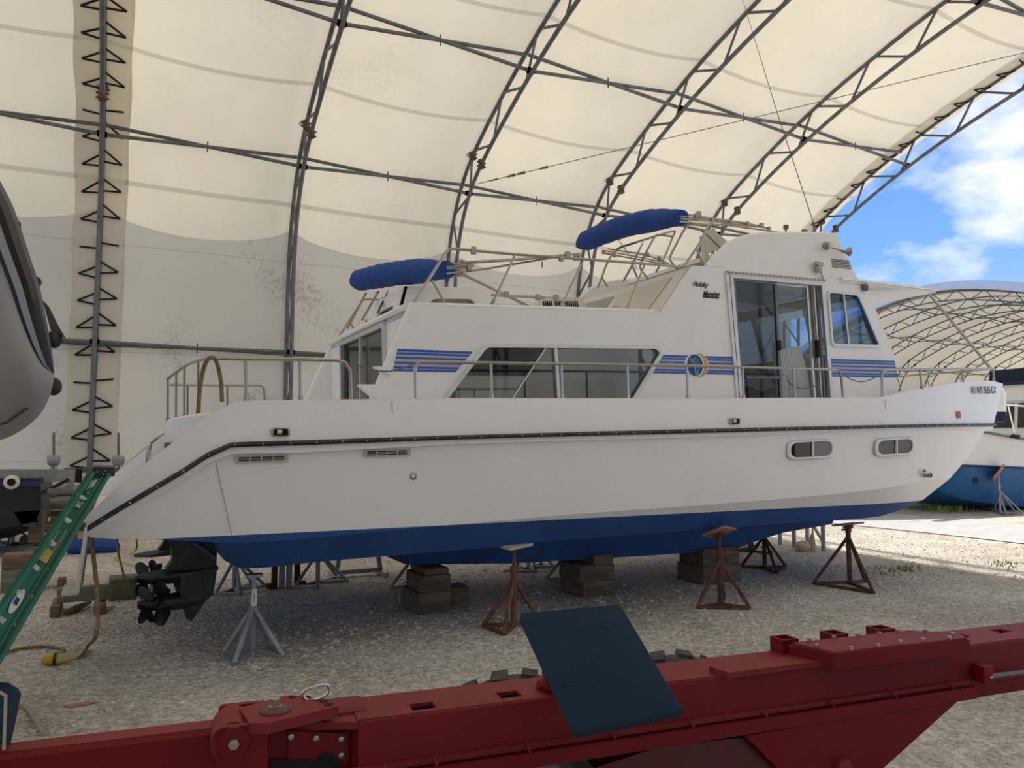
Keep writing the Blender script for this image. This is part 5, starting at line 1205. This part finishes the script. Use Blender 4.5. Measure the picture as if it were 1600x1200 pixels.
# ---------------------------------------------------------------- red hydraulic trailer in the foreground
def make_trailer():
    red = M('red_paint', (.150, .002, .0045), .5, col2=(.175, .0035, .006), scale=3, spec=.25); redl = M('pale_red_paint', (.22, .022, .022), .6, col2=(.185, .010, .011), scale=4, spec=.3)  # second red is paler, used on top faces and small fittings
    ZT = .85
    A, B_ = onZ(560, 1127, ZT), onZ(1600, 998.5, ZT); e1 = (B_-A); e1.z = 0; e1.normalize(); e2 = Vector((-e1.y, e1.x, 0))
    root = thing('boat_hauler', 'red steel boat hauling trailer across the foreground', 'trailer', (A.x, A.y, 0))
    def F(px, py, off=0.0): return onP(px, py, A+e2*off, e2)
    def Z(px, py, z): return onZ(px, py, z)
    def sl(p): return (p-A).dot(e1)
    def L(s, n, z): return Vector((A.x, A.y, 0))+e1*s+e2*n+Vector((0, 0, z))
    W = .20; s1 = sl(B_)+1.6
    zb = F(1160, 1147).z
    # beam: top skin with slots, near and far webs, bottom
    slots = []
    for (x0, x1, y0, y1) in ((647, 676, 1098, 1110.5), (782, 812, 1081, 1091), (1484, 1517, 991, 997), (1551, 1581, 983.5, 989)):
        c = Z((x0+x1)/2, (y0+y1)/2, ZT); s = sl(c); n = (c-A).dot(e2); h = .035; slots.append([L(s-h, n-.02, ZT), L(s+h, n-.02, ZT), L(s+h, n+.035, ZT), L(s-h, n+.035, ZT)])
    MB().panel([L(-.0, .012, ZT), L(s1, .012, ZT), L(s1, W, ZT), L(.0, W, ZT)], slots, (0, 0, -.012)).build('beam_top', redl, root, sm=0, w=True)
    MB().grid([[L(0, .012, ZT), L(s1, .012, ZT)], [L(0, .003, ZT-.004), L(s1, .003, ZT-.004)], [L(0, 0, ZT-.014), L(s1, 0, ZT-.014)], [L(0, 0, zb), L(s1, 0, zb)], [L(0, W, zb), L(s1, W, zb)], [L(0, W, ZT), L(s1, W, ZT)]]).add([L(0, .012, ZT), L(0, 0, zb), L(0, W, zb), L(0, W, ZT)], [(0, 1, 2, 3)]).build('beam', red, root, sm=40, w=True)
    for h in slots: 
        c = sum(h, Vector())/4; MB().box(c-Vector((0, 0, .06)), (.10, .09, .02)).build('slot_floor', void, root, sm=0, w=True)
    # chamfered end plate and slanted corner
    # lower flange with stitched weld
    q0, q1 = F(770, 1200, -.04), F(1528, 1070, -.04); zf0, zf1 = F(1160, 1128, -.04).z, F(1160, 1149, -.04).z; sa, sb = -.1, sl(F(1526, 1080, -.04))
    MB().panel([L(sa, -.04, zf0), L(sb, -.04, zf0), L(sb, -.04, zf1), L(sa, -.04, zf1)], [], e2*.012).build('lower_flange', red, root, sm=0, w=True)
    MB().add([L(sa, -.028, zf0-.02), L(sb, -.028, zf0-.02), L(sb, 0.0, zf0-.02), L(sa, 0, zf0-.02)], [(0, 1, 2, 3)]).build('gutter', red, root, sm=0, w=True)
    MB().box(L((sa+sb)/2, -.005, zf0+.012), (.001, .001, .001)).build('weld_pad', red, root, sm=0, w=True) if False else None
    MB().bar(L(sa, -.006, zf0+.008), L(sb, -.006, zf0+.008), .012, .016).build('weld_strip', redl, root, sm=0, w=True)
    n = 34
    for i in range(n): MB().bar(L(sa+(sb-sa)*(i+.5)/n, -.002, zf0+.018), L(sa+(sb-sa)*(i+.5)/n, -.04 if i % 4 == 0 else -.014, zf0+.004), .006, .006).build('weld_tab', redl, root, sm=0, w=True)
    # beam beyond the flange is deeper at the right end
    MB().panel([L(sb-.05, -.002, zf0-.01), L(s1, -.002, zf0-.01), L(s1, -.002, zf1-.002), L(sb-.05, -.002, zf1-.002)], [], e2*(W+.002)).build('beam_tail', red, root, sm=0, w=True)
    # gusset
    g = [F(1165, 1150, -.03), F(1502, 1091, -.03), F(1345, 1232, -.03), F(1252, 1236, -.03)]
    MB().prism(g, e2*.02).build('gusset_plate', red, root, sm=0, w=True)
    MB().lathe([(.03, 0), (.03, .02), (0, .03)], F(1314, 1197, -.03), -e2, 14).build('gusset_boss', redl, root, w=True)
    # raised plates on top
    def topplate(px, z0, z1, name, mat, bev=0):
        P = [Z(x, y, z1) for x, y in px]; return MB().prism([Vector((p.x, p.y, z0)) for p in P], (0, 0, z1-z0)).build(name, mat, root, sm=0, w=True), P
    topplate([(1108, 1041), (1138, 1051), (1305, 1030), (1292, 1019)], ZT, ZT+.018, 'step_plate', redl)
    topplate([(1232, 1008), (1302, 1022), (1515, 1000), (1500, 990), (1425, 986)], ZT, ZT+.05, 'gearbox_housing', red)
    o, P = topplate([(1238, 1004), (1303, 1018.5), (1511, 996), (1480, 988.5), (1421, 984.5)], ZT+.05, ZT+.058, 'housing_lid', redl)
    edge = P+[P[0]]; L_ = 0
    for a, b in zip(edge, edge[1:]):
        m_ = max(1, round((b-a).length/.115))
        for i in range(m_):
            c = a.lerp(b, (i+.5)/m_); ctr = sum(P, Vector())/len(P); c = c+(ctr-c).normalized()*.018
            MB().cyl((c.x, c.y, ZT+.057), (c.x, c.y, ZT+.068), .0085, 6).build('lid_bolt', steeldull, root, w=True)
    for (x0, x1, y0) in ((1223, 1256, 997.5), (1302, 1334, 989.5), (1375, 1408, 981.5)):
        a, b = Z(x0, y0+3, ZT+.05), Z(x1, y0+3, ZT+.05); s, s_2 = sl(a), sl(b); n_ = (a-A).dot(e2)
        outer = [L(s, n_, ZT+.05), L(s_2, n_, ZT+.05), L(s_2, n_+.07, ZT+.05), L(s, n_+.07, ZT+.05)]; k = .008
        inner = [L(s+k, n_+k, ZT+.05), L(s_2-k, n_+k, ZT+.05), L(s_2-k, n_+.07-k, ZT+.05), L(s+k, n_+.07-k, ZT+.05)]
        MB().panel(outer, [inner], (0, 0, -.16)).build('stake_pocket', red, root, sm=0, w=True)
    # bracket with tie rod at the right
    p = F(1536, 1052, -.035); MB().bbox(p, (.05, .05, .065), .006, Matrix.Rotation(math.atan2(e1.y, e1.x), 3, 'Z')).build('rod_bracket', red, root, w=True); MB().cyl(F(1545, 1057, -.04), F(1610, 1049, -.04), .009, 8).build('tie_rod', alud, root, w=True); MB().cyl(F(1543, 1058, -.05), F(1548, 1057, -.05), .012, 8).build('rod_nut', steeldull, root, w=True)
    # wheels on the far side
    tyre = M('worn_tyre', (.035, .034, .032), .9, col2=(.075, .07, .065), scale=14, bump=.4)
    for px, py in ((813, 1062), (1062, 1030)):
        top = Z(px, py, .80); Rw = .40; c = Vector((top.x, top.y, .40)); ax = e2
        w_ = MB().lathe([(.2, -.10), (.33, -.115), (.385, -.10), (.40, -.07), (.40, .07), (.385, .10), (.33, .115), (.2, .10)], c, ax, 28).build('tyre', tyre, root, w=True)
        MB().lathe([(0, -.05), (.17, -.05), (.2, -.09), (.21, -.1)], c, ax, 20).build('wheel_rim', alud, root, w=True)
        for i in range(22):
            an = 2*math.pi*i/22; d = e1*math.cos(an)+Vector((0, 0, math.sin(an))); pp = c+d*.40
            for sg in (-1, 1): MB().bar(pp+ax*sg*.015+d.cross(ax)*.02*sg, pp+ax*sg*.10-d.cross(ax)*.02*sg, .055, .02, up=d).build('tread_block', tyre, w_, sm=0, w=True)
    # fender below the beam at centre
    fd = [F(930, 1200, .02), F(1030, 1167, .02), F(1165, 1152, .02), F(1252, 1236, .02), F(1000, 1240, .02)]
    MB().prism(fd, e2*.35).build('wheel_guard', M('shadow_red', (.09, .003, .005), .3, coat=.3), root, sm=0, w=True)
    # left draw arm and swivel head
    a0, a1 = Z(-60, 1187, ZT), Z(352, 1138, ZT); d = (a1-a0).normalized(); nrm = Vector((-d.y, d.x, 0)); w_ = .09; h_ = .30
    r_ = [[p+nrm*n_+Vector((0, 0, z)) for n_, z in ((.012, 0), (0, -.012), (0, -h_), (w_, -h_), (w_, -.012), (w_-.012, 0))] for p in (a0, a1)]
    MB().grid(r_, True).add(r_[0], [tuple(range(6))]).add(r_[1], [tuple(range(6))]).build('draw_arm', [red], root, sm=40, w=True)
    MB().add([p+Vector((0, 0, .001)) for p in (a0+nrm*.012, a1+nrm*.012, a1+nrm*(w_-.012), a0+nrm*(w_-.012))], [(0, 1, 2, 3)]).build('draw_arm_top', redl, root, sm=0, w=True)
    c = F(362, 1150, .045); MB().cyl(c-e2*.05, c+e2*.09, .052, 18).build('pivot_barrel', redl, root, w=True)
    side = [F(340, 1143, -.03), F(347, 1137, -.03), F(418, 1129.5, -.03), F(418, 1215, -.03), F(338, 1215, -.03)]
    MB().prism(side, e2*.02).build('fork_plate', red, root, sm=0, w=True)
    s2 = [p+e2*.17 for p in side]; MB().prism(s2, e2*.02).build('fork_plate', red, root, sm=0, w=True)
    cc = F(365, 1159, -.032); MB().lathe([(.0, .0), (.038, 0), (.038, .008), (0, .008)], cc, -e2, 24).build('pivot_washer', red, root, sm=30, w=True); MB().lathe([(.0135, .006), (.0135, .024), (0, .026)], cc, -e2, 6).build('pivot_bolt', steeldull, root, sm=20, w=True)
    tp, P = topplate([(374, 1106), (446, 1086.5), (469, 1086.5), (519, 1094), (529, 1103), (418, 1130), (390, 1129.5)], ZT+.012, ZT+.04, 'swivel_plate', redl)
    bc = Z(430, 1111, ZT+.04); MB().lathe([(.04, 0), (.04, .004), (.034, .01), (.016, .011)], bc, (0, 0, 1), 24).build('swivel_washer', M('worn_red_steel', (.14, .05, .045), .5, .3), root, w=True); MB().lathe([(.018, .01), (.018, .014), (.0125, .015), (.0125, .032), (0, .033)], bc, (0, 0, 1), 6).build('swivel_bolt', steeldull, root, sm=20, w=True)
    for px, py in ((457, 1089), (478, 1089.5), (506, 1096), (514, 1101)): MB().lathe([(0, .0012), (.0125, .0012)], Z(px, py, ZT+.04), (0, 0, 1), 16).build('pin_hole', void, root, sm=0, w=True)
    MB().bbox(Z(470, 1110, ZT-.0)+Vector((0, 0, -.02)), (.36, .14, .05), .01, Matrix.Rotation(math.atan2(e1.y, e1.x), 3, 'Z')).build('swivel_neck', red, root, w=True)
    bp_ = [F(418, 1141, .05), F(546, 1143, .05), F(546, 1215, .05), F(418, 1215, .05)]
    MB().prism(bp_, e2*.02).build('head_plate', red, root, sm=0, w=True)
    MB().prism([F(450, 1141, .046), F(540, 1145, .046), F(543, 1149, .046), F(543, 1200, .046), F(450, 1200, .046)], -e2*.006).build('cover_plate', red, root, sm=0, w=True)
    for px, py in ((454.5, 1151), (494, 1153), (533, 1154.5), (533, 1180)): MB().lathe([(.0085, 0), (.008, .005), (0, .008)], F(px, py, .04), -e2, 10).build('plate_bolt', steeldull, root, w=True)
    MB().lathe([(.0, .0), (.026, .0)], F(508, 1190, .038), -e2, 18).build('cover_opening', void, root, sm=0, w=True); MB().prism([F(420, 1187, .037), F(530, 1187, .037), F(530, 1215, .037), F(420, 1215, .037)], -e2*.002).build('cover_opening', void, root, sm=0, w=True)
    # corner chamfer piece joining head and beam
    ch = [F(546, 1140, .05), F(562, 1128, -.0), F(562, 1215, .0), F(546, 1215, .05)]
    MB().prism(ch, e2*.03).build('corner_plate', red, root, sm=0, w=True)
    MB().prism([Z(418, 1131, ZT-.004), Z(560, 1128, ZT-.004), Z(640, 1101, ZT-.004), Z(525, 1096, ZT-.004)], (0, 0, -.02)).build('head_top', redl, root, sm=0, w=True)
    # ring pin
    rc = Z(487, 1092, ZT+.04); R0 = [(474, 1088), (473, 1083), (480, 1077), (500, 1071), (511, 1070), (514, 1075), (512, 1083), (504, 1089), (487, 1094), (480, 1094)]
    dpt = 2.16; rp = thing('hitch_pin', 'bright metal hitch pin with an oval ring on the red trailer', 'pin', tuple(rc))
    MB().tube(smooth_pts([onP(x, y, rc, e2) for x, y in R0], 3, True), .0042, 8, closed=True).build('ring', chrome, rp, w=True); MB().cyl(Z(496, 1091, ZT+.045), Z(500, 1090, ZT+.045)+Vector((0, 0, -.05)), .009, 8).build('pin', chrome, rp, w=True)
    # blue carpeted pad leaning on the beam
    pc = M('navy_carpet', (.006, .024, .046), .95, col2=(.008, .030, .055), scale=3, bump=.5, bscale=220)
    top_l, top_r, bot_r, bot_l = onD(811, 957, 2.22), onD(969, 943, 2.26), onD(1070, 1112, 2.04), onD(899, 1146, 2.0)
    n_ = (top_r-top_l).cross(bot_l-top_l).normalized()
    if n_.dot(Vector((0, 0, CAM_H))-top_l) < 0: n_ = -n_
    pd = thing('bunk_pad', 'navy carpeted bunk pad tilted up on the red trailer', 'pad', tuple(L(sl(bot_l)+.2, .1, ZT)))
    q = fill_round([top_l, top_r, bot_r, bot_l], .012, 3); th = .032
    m_ = MB(); ctr = sum(q, Vector())/len(q)
    rr = [[p-n_*th for p in q], [p-n_*.004 for p in q], [p+(ctr-p).normalized()*.006 for p in q]]
    m_.grid(rr, True); m_.add(rr[0], [tuple(range(len(q)))]); m_.add(rr[2], [tuple(range(len(q)))]); m_.build('carpet_board', pc, pd, sm=40, w=True)
    for u, v, l in ((.45, .33, .30), (.5, .52, .42), (.2, .66, .25), (.7, .2, .18)):
        p = top_l.lerp(top_r, u).lerp(bot_l.lerp(bot_r, u), v); d_ = (top_r-top_l)*l*.5+(bot_l-top_l)*.02; MB().tube([p-d_+n_*-.0, p+n_*.0015, p+d_+n_*.0], .0022, 5).build('carpet_crease', M('navy_crease', (.008, .025, .05), .95), pd, w=True)
    base = L(sl(ctr)-.02, .1, ZT); MB().cyl(base, ctr-n_*.04, .025, 10).build('support_post', red, pd, w=True); MB().bar(top_l.lerp(bot_l, .5)-n_*.05, top_r.lerp(bot_r, .5)-n_*.05, .05, .04, up=n_).build('back_rail', red, pd, sm=0, w=True)
    # second pad at the left edge with a cord
    qs = [onD(-70, 1058, 2.0), onD(14, 1067, 2.0), onD(19, 1076, 2.0), onD(8, 1128, 1.95), onD(1, 1158, 1.93), onD(-70, 1150, 1.93)]
    n2 = (qs[1]-qs[0]).cross(qs[-1]-qs[0]).normalized(); n2 = n2 if n2.dot(Vector((0, 0, CAM_H))-qs[0]) > 0 else -n2
    p2 = thing('bunk_pad', 'second navy carpeted pad cut off by the left edge', 'pad', tuple(qs[4])); MB().prism(qs, -n2*.05).build('carpet_board', pc, p2, sm=0, w=True)
    MB().cyl(sum(qs, Vector())/6-n2*.04, Vector((qs[0].x+.02, qs[0].y+.12, ZT-.1)), .025, 8).build('support_post', red, p2, w=True)
    tag(MB().tube([onD(0, 1082, 1.96), onD(9, 1087, 1.95), onD(8, 1120, 1.93), onD(6, 1172, 1.9)], .004, 6).build('tie_cord', M('tan_rope', (.36, .30, .20), .9)), 'thin tan cord hanging off the left navy pad', 'cord')
make_trailer()
# ---------------------------------------------------------------- second fabric shed beyond the lane
def make_far_shed(x0, yc, nb, lab, names, full=True):
    dy = yc-RIDGE_Y
    mb = MB(); cols = []
    for k in range(nb):
        for i in range(4): cols.append((x0+BAY*(k+i/4), i/4))
    cols.append((x0+BAY*nb, 0))
    rows = []
    cols = [(x0-.5, 0)]+cols
    for x, t in cols: rows.append([P3(x, STOT*j/48, -.08+.22*4*t*(1-t))+Vector((0, dy, 0)) for j in range(49)])
    mb.grid(rows); o = mb.build('shed_cover', FAB2, sm=80); tag(o, lab, 'tent')
    if full:
        vs = [[P3(x0-.45, STOT*j/60, -.05)+Vector((0, dy, 0)) for j in range(61)], [P3(x0-.3, STOT*j/60, -.75)+Vector((0, dy, 0)) for j in range(61)], [P3(x0+1.5, STOT*j/60, -.6)+Vector((0, dy, 0)) for j in range(61)]]
        o = MB().grid(vs).build('shed_valance', M('white_pvc', (.62, .63, .66), .5)); tag(o, 'white edge band along the front arch of the far shed', 'valance')
    src = [o_ for o_ in bpy.data.objects if o_.name.startswith('arch_truss') and o_.parent is None]
    proto = [t for t in src if abs(t.location.x-XA(2)) < .01][0]
    for k in range(nb+1 if full else 0):
        c = copy_tree(proto); c.location = (x0+BAY*k, proto.location.y+dy, 0)
        c['label'] = names[min(k, len(names)-1)]; c['group'] = 'arch trusses of the far shed'
    if full:
        for k in range(nb):
            for s, lv in ((s_at_z(9.72), 'eave'), (s_at_z(12.2), 'mid roof'), (s_at_z(13.7), 'ridge')):
                t = thing('cross_purlin', ord_[k]+' bay '+lv+' purlin tubes inside the far fabric shed', 'purlin', tuple(P3(x0+BAY*k, s, .37)+Vector((0, dy, 0))), group='purlins of the far shed')
                for a, b in ((.08, .66), (.66, .1)): MB().cyl(P3(x0+BAY*k, s, a)+Vector((0, dy, 0)), P3(x0+BAY*(k+1), s, b)+Vector((0, dy, 0)), .05, 6).build('tube', steel, t, w=True)
FSX, FSY = 59.0, 40.0
FAB2 = fabric_mat('far_shed_fabric', (.46, .43, .36), (.19, .167, .118), mildew=0)
ord_ = ['front', 'second', 'third', 'fourth', 'fifth', 'sixth', 'seventh', 'eighth']
make_far_shed(FSX, FSY, 7, 'cream fabric cover of the far shed beyond the lane', [w+' arch truss of the far shed beyond the lane' for w in ord_])
make_far_shed(14.0, -36.0, 6, 'cream fabric shed standing across the yard behind the camera', [], full=False)
# ---------------------------------------------------------------- white and blue cruiser on stands across the lane
def make_cruiser():
    Y = 10.6; Q = lambda px, py, y=Y: onY(px, py, y)
    bx = Q(1492, 728).x
    root = thing('motor_cruiser', 'white motor cruiser with bright blue bottom on stands across the lane', 'boat', (bx+3, Y+1.5, 0))
    gw = M('cruiser_white', (.72, .72, .71), .35); bb = M('bright_blue_bottom', (.008, .10, .27), .55, col2=(.01, .12, .32), scale=2); nv = M('navy_canvas', (.012, .018, .05), .85)
    def sect(px, py, taper): p = Q(px, py); return p, taper
    deck = [(1440, 658), (1500, 664), (1555, 672), (1600, 683), (1720, 700), (1900, 730)]
    rub = [(x, y+4) for x, y in deck]
    wl = [(1478, 725), (1510, 727), (1555, 729), (1600, 731), (1720, 737), (1900, 747)]
    chin = [(1498, 742), (1518, 762), (1555, 783), (1600, 791), (1720, 800), (1900, 812)]
    tap = [1.35, .75, .35, .12, 0, 0]
    def rowp(l, extra=0): return [Q(x, y)+Vector((0, min(1.65, t+extra), 0)) for (x, y), t in zip(l, tap)]
    CY = Y+1.7; mirc = lambda p: Vector((p.x, 2*CY-p.y, p.z))
    rD, rW, rB = rowp(deck), rowp(wl, .12), rowp(chin, .45)
    rM = [a.lerp(b, .4)+Vector((0, .02, 0)) for a, b in zip(rD, rW)]
    def closed(a, b, nm, mt):
        m_ = MB().grid([a, b]).grid([[mirc(p) for p in a], [mirc(p) for p in b]]); m_.add([a[0], b[0], mirc(b[0]), mirc(a[0])], [(0, 1, 2, 3)]); m_.add([a[-1], b[-1], mirc(b[-1]), mirc(a[-1])], [(0, 1, 2, 3)]); return m_
    closed(rD, rM, 'x', gw).build('hull_upper', gw, root, sm=30, w=True); closed(rM, rW, 'x', gw).build('hull_side', gw, root, sm=30, w=True)
    rB2 = [Vector((p.x, CY, p.z-.15)) for p in rB]
    m_ = closed(rW, rB, 'x', bb); m_.grid([rB, rB2]).grid([[mirc(p) for p in rB], rB2]); m_.build('hull_bottom', bb, root, sm=30, w=True)
    MB().grid([rD, [mirc(p) for p in rD]]).build('deck', gw, root, sm=0, w=True)
    MB().tube([p+Vector((0, -.03, -.03)) for p in rD], .035, 6).build('rub_rail', alud, root, w=True)
    MB().tube([p+Vector((0, -.01, .0)) for p in rW], .03, 6).build('boot_stripe', M('boot_navy', (.008, .012, .06), .5), root, w=True)
    MB().prism([Q(1580, 678.5, Y+.02), Q(1593, 680, Y+.02), Q(1590, 686, Y+.02), Q(1577, 684, Y+.02)], (0, -.03, 0)).build('hull_port', void, root, sm=0, w=True)
    c = Q(1524, 751, Y+.55); MB().lathe([(.07, 0), (.07, .02), (0, .02)], c, (-.5, -1, 0), 12).build('thruster_port', nv, root, w=True)
    # house with windows, flybridge, canopies
    Yh = Y+.35
    h = [(1698, 706), (1700, 618), (1950, 618), (1950, 735)]
    MB().prism([Q(x, y, Yh) for x, y in h], (0, 2.7, 0)).build('house', gw, root, sm=0, w=True)
    a0, a1 = Q(1698, 706, Yh), Q(1700, 618, Yh); fw = Vector((0, 2.7, 0))
    fq = lambda u, w: a0.lerp(a1, w)+fw*u+Vector((-.012, 0, 0))
    for k in range(3): MB().prism([fq(.04+.32*k, .45), fq(.32+.32*k, .45), fq(.32+.32*k, .92), fq(.04+.32*k, .92)], (-.01, 0, 0)).build('house_window', M('dark_window', (.03, .028, .022), .15), root, sm=0, w=True)
    for x0, x1 in ((1710, 1780), (1786, 1880)): MB().prism([Q(x0, 628, Yh), Q(x1, 628, Yh), Q(x1, 660, Yh), Q(x0, 660, Yh)], (0, -.02, 0)).build('house_window', MATS['dark_window'], root, sm=0, w=True)
    def deckbox(x0, y0, y1, nm_, mt, dy=0.0): MB().prism([Q(x0, y0, Yh+dy), Q(1960, y0-1, Yh+dy), Q(1960, y1-1, Yh+dy), Q(x0-1, y1, Yh+dy)], (0, 2.7-2*dy, 0)).build(nm_, mt, root, sm=0, w=True)
    deckbox(1697, 594, 620, 'flybridge_side', gw, -.05); deckbox(1696, 588, 594, 'flybridge_stripe', nv, -.06); deckbox(1702, 566, 588, 'flybridge_canvas', nv, .05)
    rows = []
    for j in range(7):
        t = j/6; zz = .22*math.sin(math.pi*t)
        rows.append([Q(x, y, Yh+.05+2.5*t)+Vector((0, 0, zz)) for x, y in ((1690, 540), (1691, 526), (1706, 520), (1740, 518), (1860, 519), (1864, 534))])
    m_ = MB().grid(rows); m_.build('bimini_top', nv, root, sm=60, w=True)
    for x0, x1 in ((1695, 1708), (1740, 1740), (1800, 1790)):
        for yy in (Yh+.1, Yh+2.4): MB().cyl(Q(x0, 536, yy), Q(x1, 585, yy), .03, 8).build('bimini_pole', alud, root, w=True)
    rl = [Q(1556, 630, Y+.5), Q(1560, 654, Y+.45)]
    MB().tube([Q(1440, 630, Y+1.3), Q(1500, 628, Y+.8), Q(1570, 632, Y+.3), Q(1620, 636, Y+.15), Q(1760, 646, Y+.1)], .022, 6).build('bow_rail', gelw, root, w=True)
    for px, py in ((1500, 628), (1575, 633), (1620, 636), (1690, 641)): MB().cyl(Q(px, py, Y+.3), Q(px+10, py+42, Y+.3), .018, 6).build('rail_post', gelw, root, w=True)
    MB().bar(Q(1640, 622, Yh+1.2), Q(1610, 680, Yh+1.0), .06, .06).build('windscreen_post', gelw, root, sm=0, w=True)
    fn = MB().lathe([(0, 0), (.10, .03), (.13, .12), (.13, .62), (.08, .72), (0, .74)], Q(1563, 655, Y+.2), (0, 0, 1), 14).build('fender', gelw, root, w=True)
    MB().lathe([(0, -.06), (.10, -.02), (.135, .1), (.13, .2)], Q(1563, 657, Y+.2), (0, 0, 1), 14).build('fender_sock', nv, fn if False else root, w=True)
    pinkp = M('pink_pad', (.42, .18, .13), .9)
    b = onZ(1563, 803); jack('tall grey boat stand with pink pad under the blue cruiser bow', b, zt(1556, 738, b), galv, rz=.4, n=4, spread=.55, pad=(.4, .4, .03), padmat=pinkp, tilt=-1.0)
    b = onZ(1470, 793); jack('pair-legged galvanised stand between the two bows', b, zt(1487, 743, b), galv, rz=1.2, n=4, spread=.5); b = onZ(1482, 791); jack('second galvanised stand between the two bows', b, zt(1487, 743, b), galv, rz=.2, n=4, spread=.45)
    b = onZ(1535, 787); jack('dark thin stand under the far side of the cruiser', b, 1.0, rust, rz=.5, spread=.6)
    for x0, x1, y0, y1, lab in ((1503, 1535, 762, 789, 'brown timber crib under the cruiser keel'), (1541, 1566, 770, 785, 'pale concrete block under the cruiser'), (1443, 1490, 758, 786, 'timber crib in the shade between the two boats')):
        tbox('crib_block', lab, x0, x1, y0, y1, .8, woodb if 'brown' in lab else (M('pale_block', (.45, .44, .40), .9) if 'pale' in lab else wood), z0=0, cat='block')
make_cruiser()
# weeds
def weed(px, py, h, n, spread, lab):
    c = onZ(px, py); mb = MB()
    for i in range(n):
        a = random.random()*6.28; r = spread*random.random()**.7; b = Vector((math.cos(a)*r, math.sin(a)*r, 0)); hh = h*random.uniform(.4, 1.0); tip = b+Vector((random.uniform(-.4, .4)*hh, random.uniform(-.4, .4)*hh, hh)); w = Vector((math.cos(a+1.5), math.sin(a+1.5), 0))*.012
        mb.add([b-w, b+w, (b+tip)/2+w*.7+Vector((0, 0, .05*hh)), tip], [(0, 1, 2), (0, 2, 3)])
    o = mb.build('weed_tuft', M('weed_green', (.17, .27, .06), .8, col2=(.30, .36, .12), scale=6), sm=0, kind='stuff'); o.location = c; tag(o, lab, 'weeds', 'weeds along the lane')
weed(1480, 799, .22, 120, .7, 'low green weeds growing beside the lane below the cruiser'); weed(1492, 795, .75, 26, .10, 'tall upright weed beside the lane below the cruiser'); weed(1440, 795, .18, 60, .5, 'short weeds near the timber crib between the boats'); weed(1548, 797, .2, 40, .25, 'small weed tuft beside the cruiser stand')
weed(1388, 894, .05, 60, .35, 'flat green weeds in the shaded gravel by the bow'); weed(1420, 890, .06, 50, .25, 'weed patch at the edge of the shade near the bow'); weed(1575, 884, .06, 50, .3, 'weed patch in the sunlit gravel at the right edge'); weed(1176, 856, .08, 60, .35, 'weeds growing round the farthest rusty stand')
# cable strung inside the shed
a, b = onX(747, 287, XA(3)), onX(1660, 68, XA(6)); d = (b-a).normalized()
t = thing('tension_cable', 'thin steel tension cable crossing the shed roof', 'cable', tuple(a))
MB().tube([a, b], .012, 6).build('wire', alud, t, w=True)
for k, r in ((.35, .03), (.9, .05), (1.2, .05), (1.9, .045)): MB().tube([a+d*k, a+d*(k+.25)], [r*.6, r], 6).build('turnbuckle', alud, t, w=True)
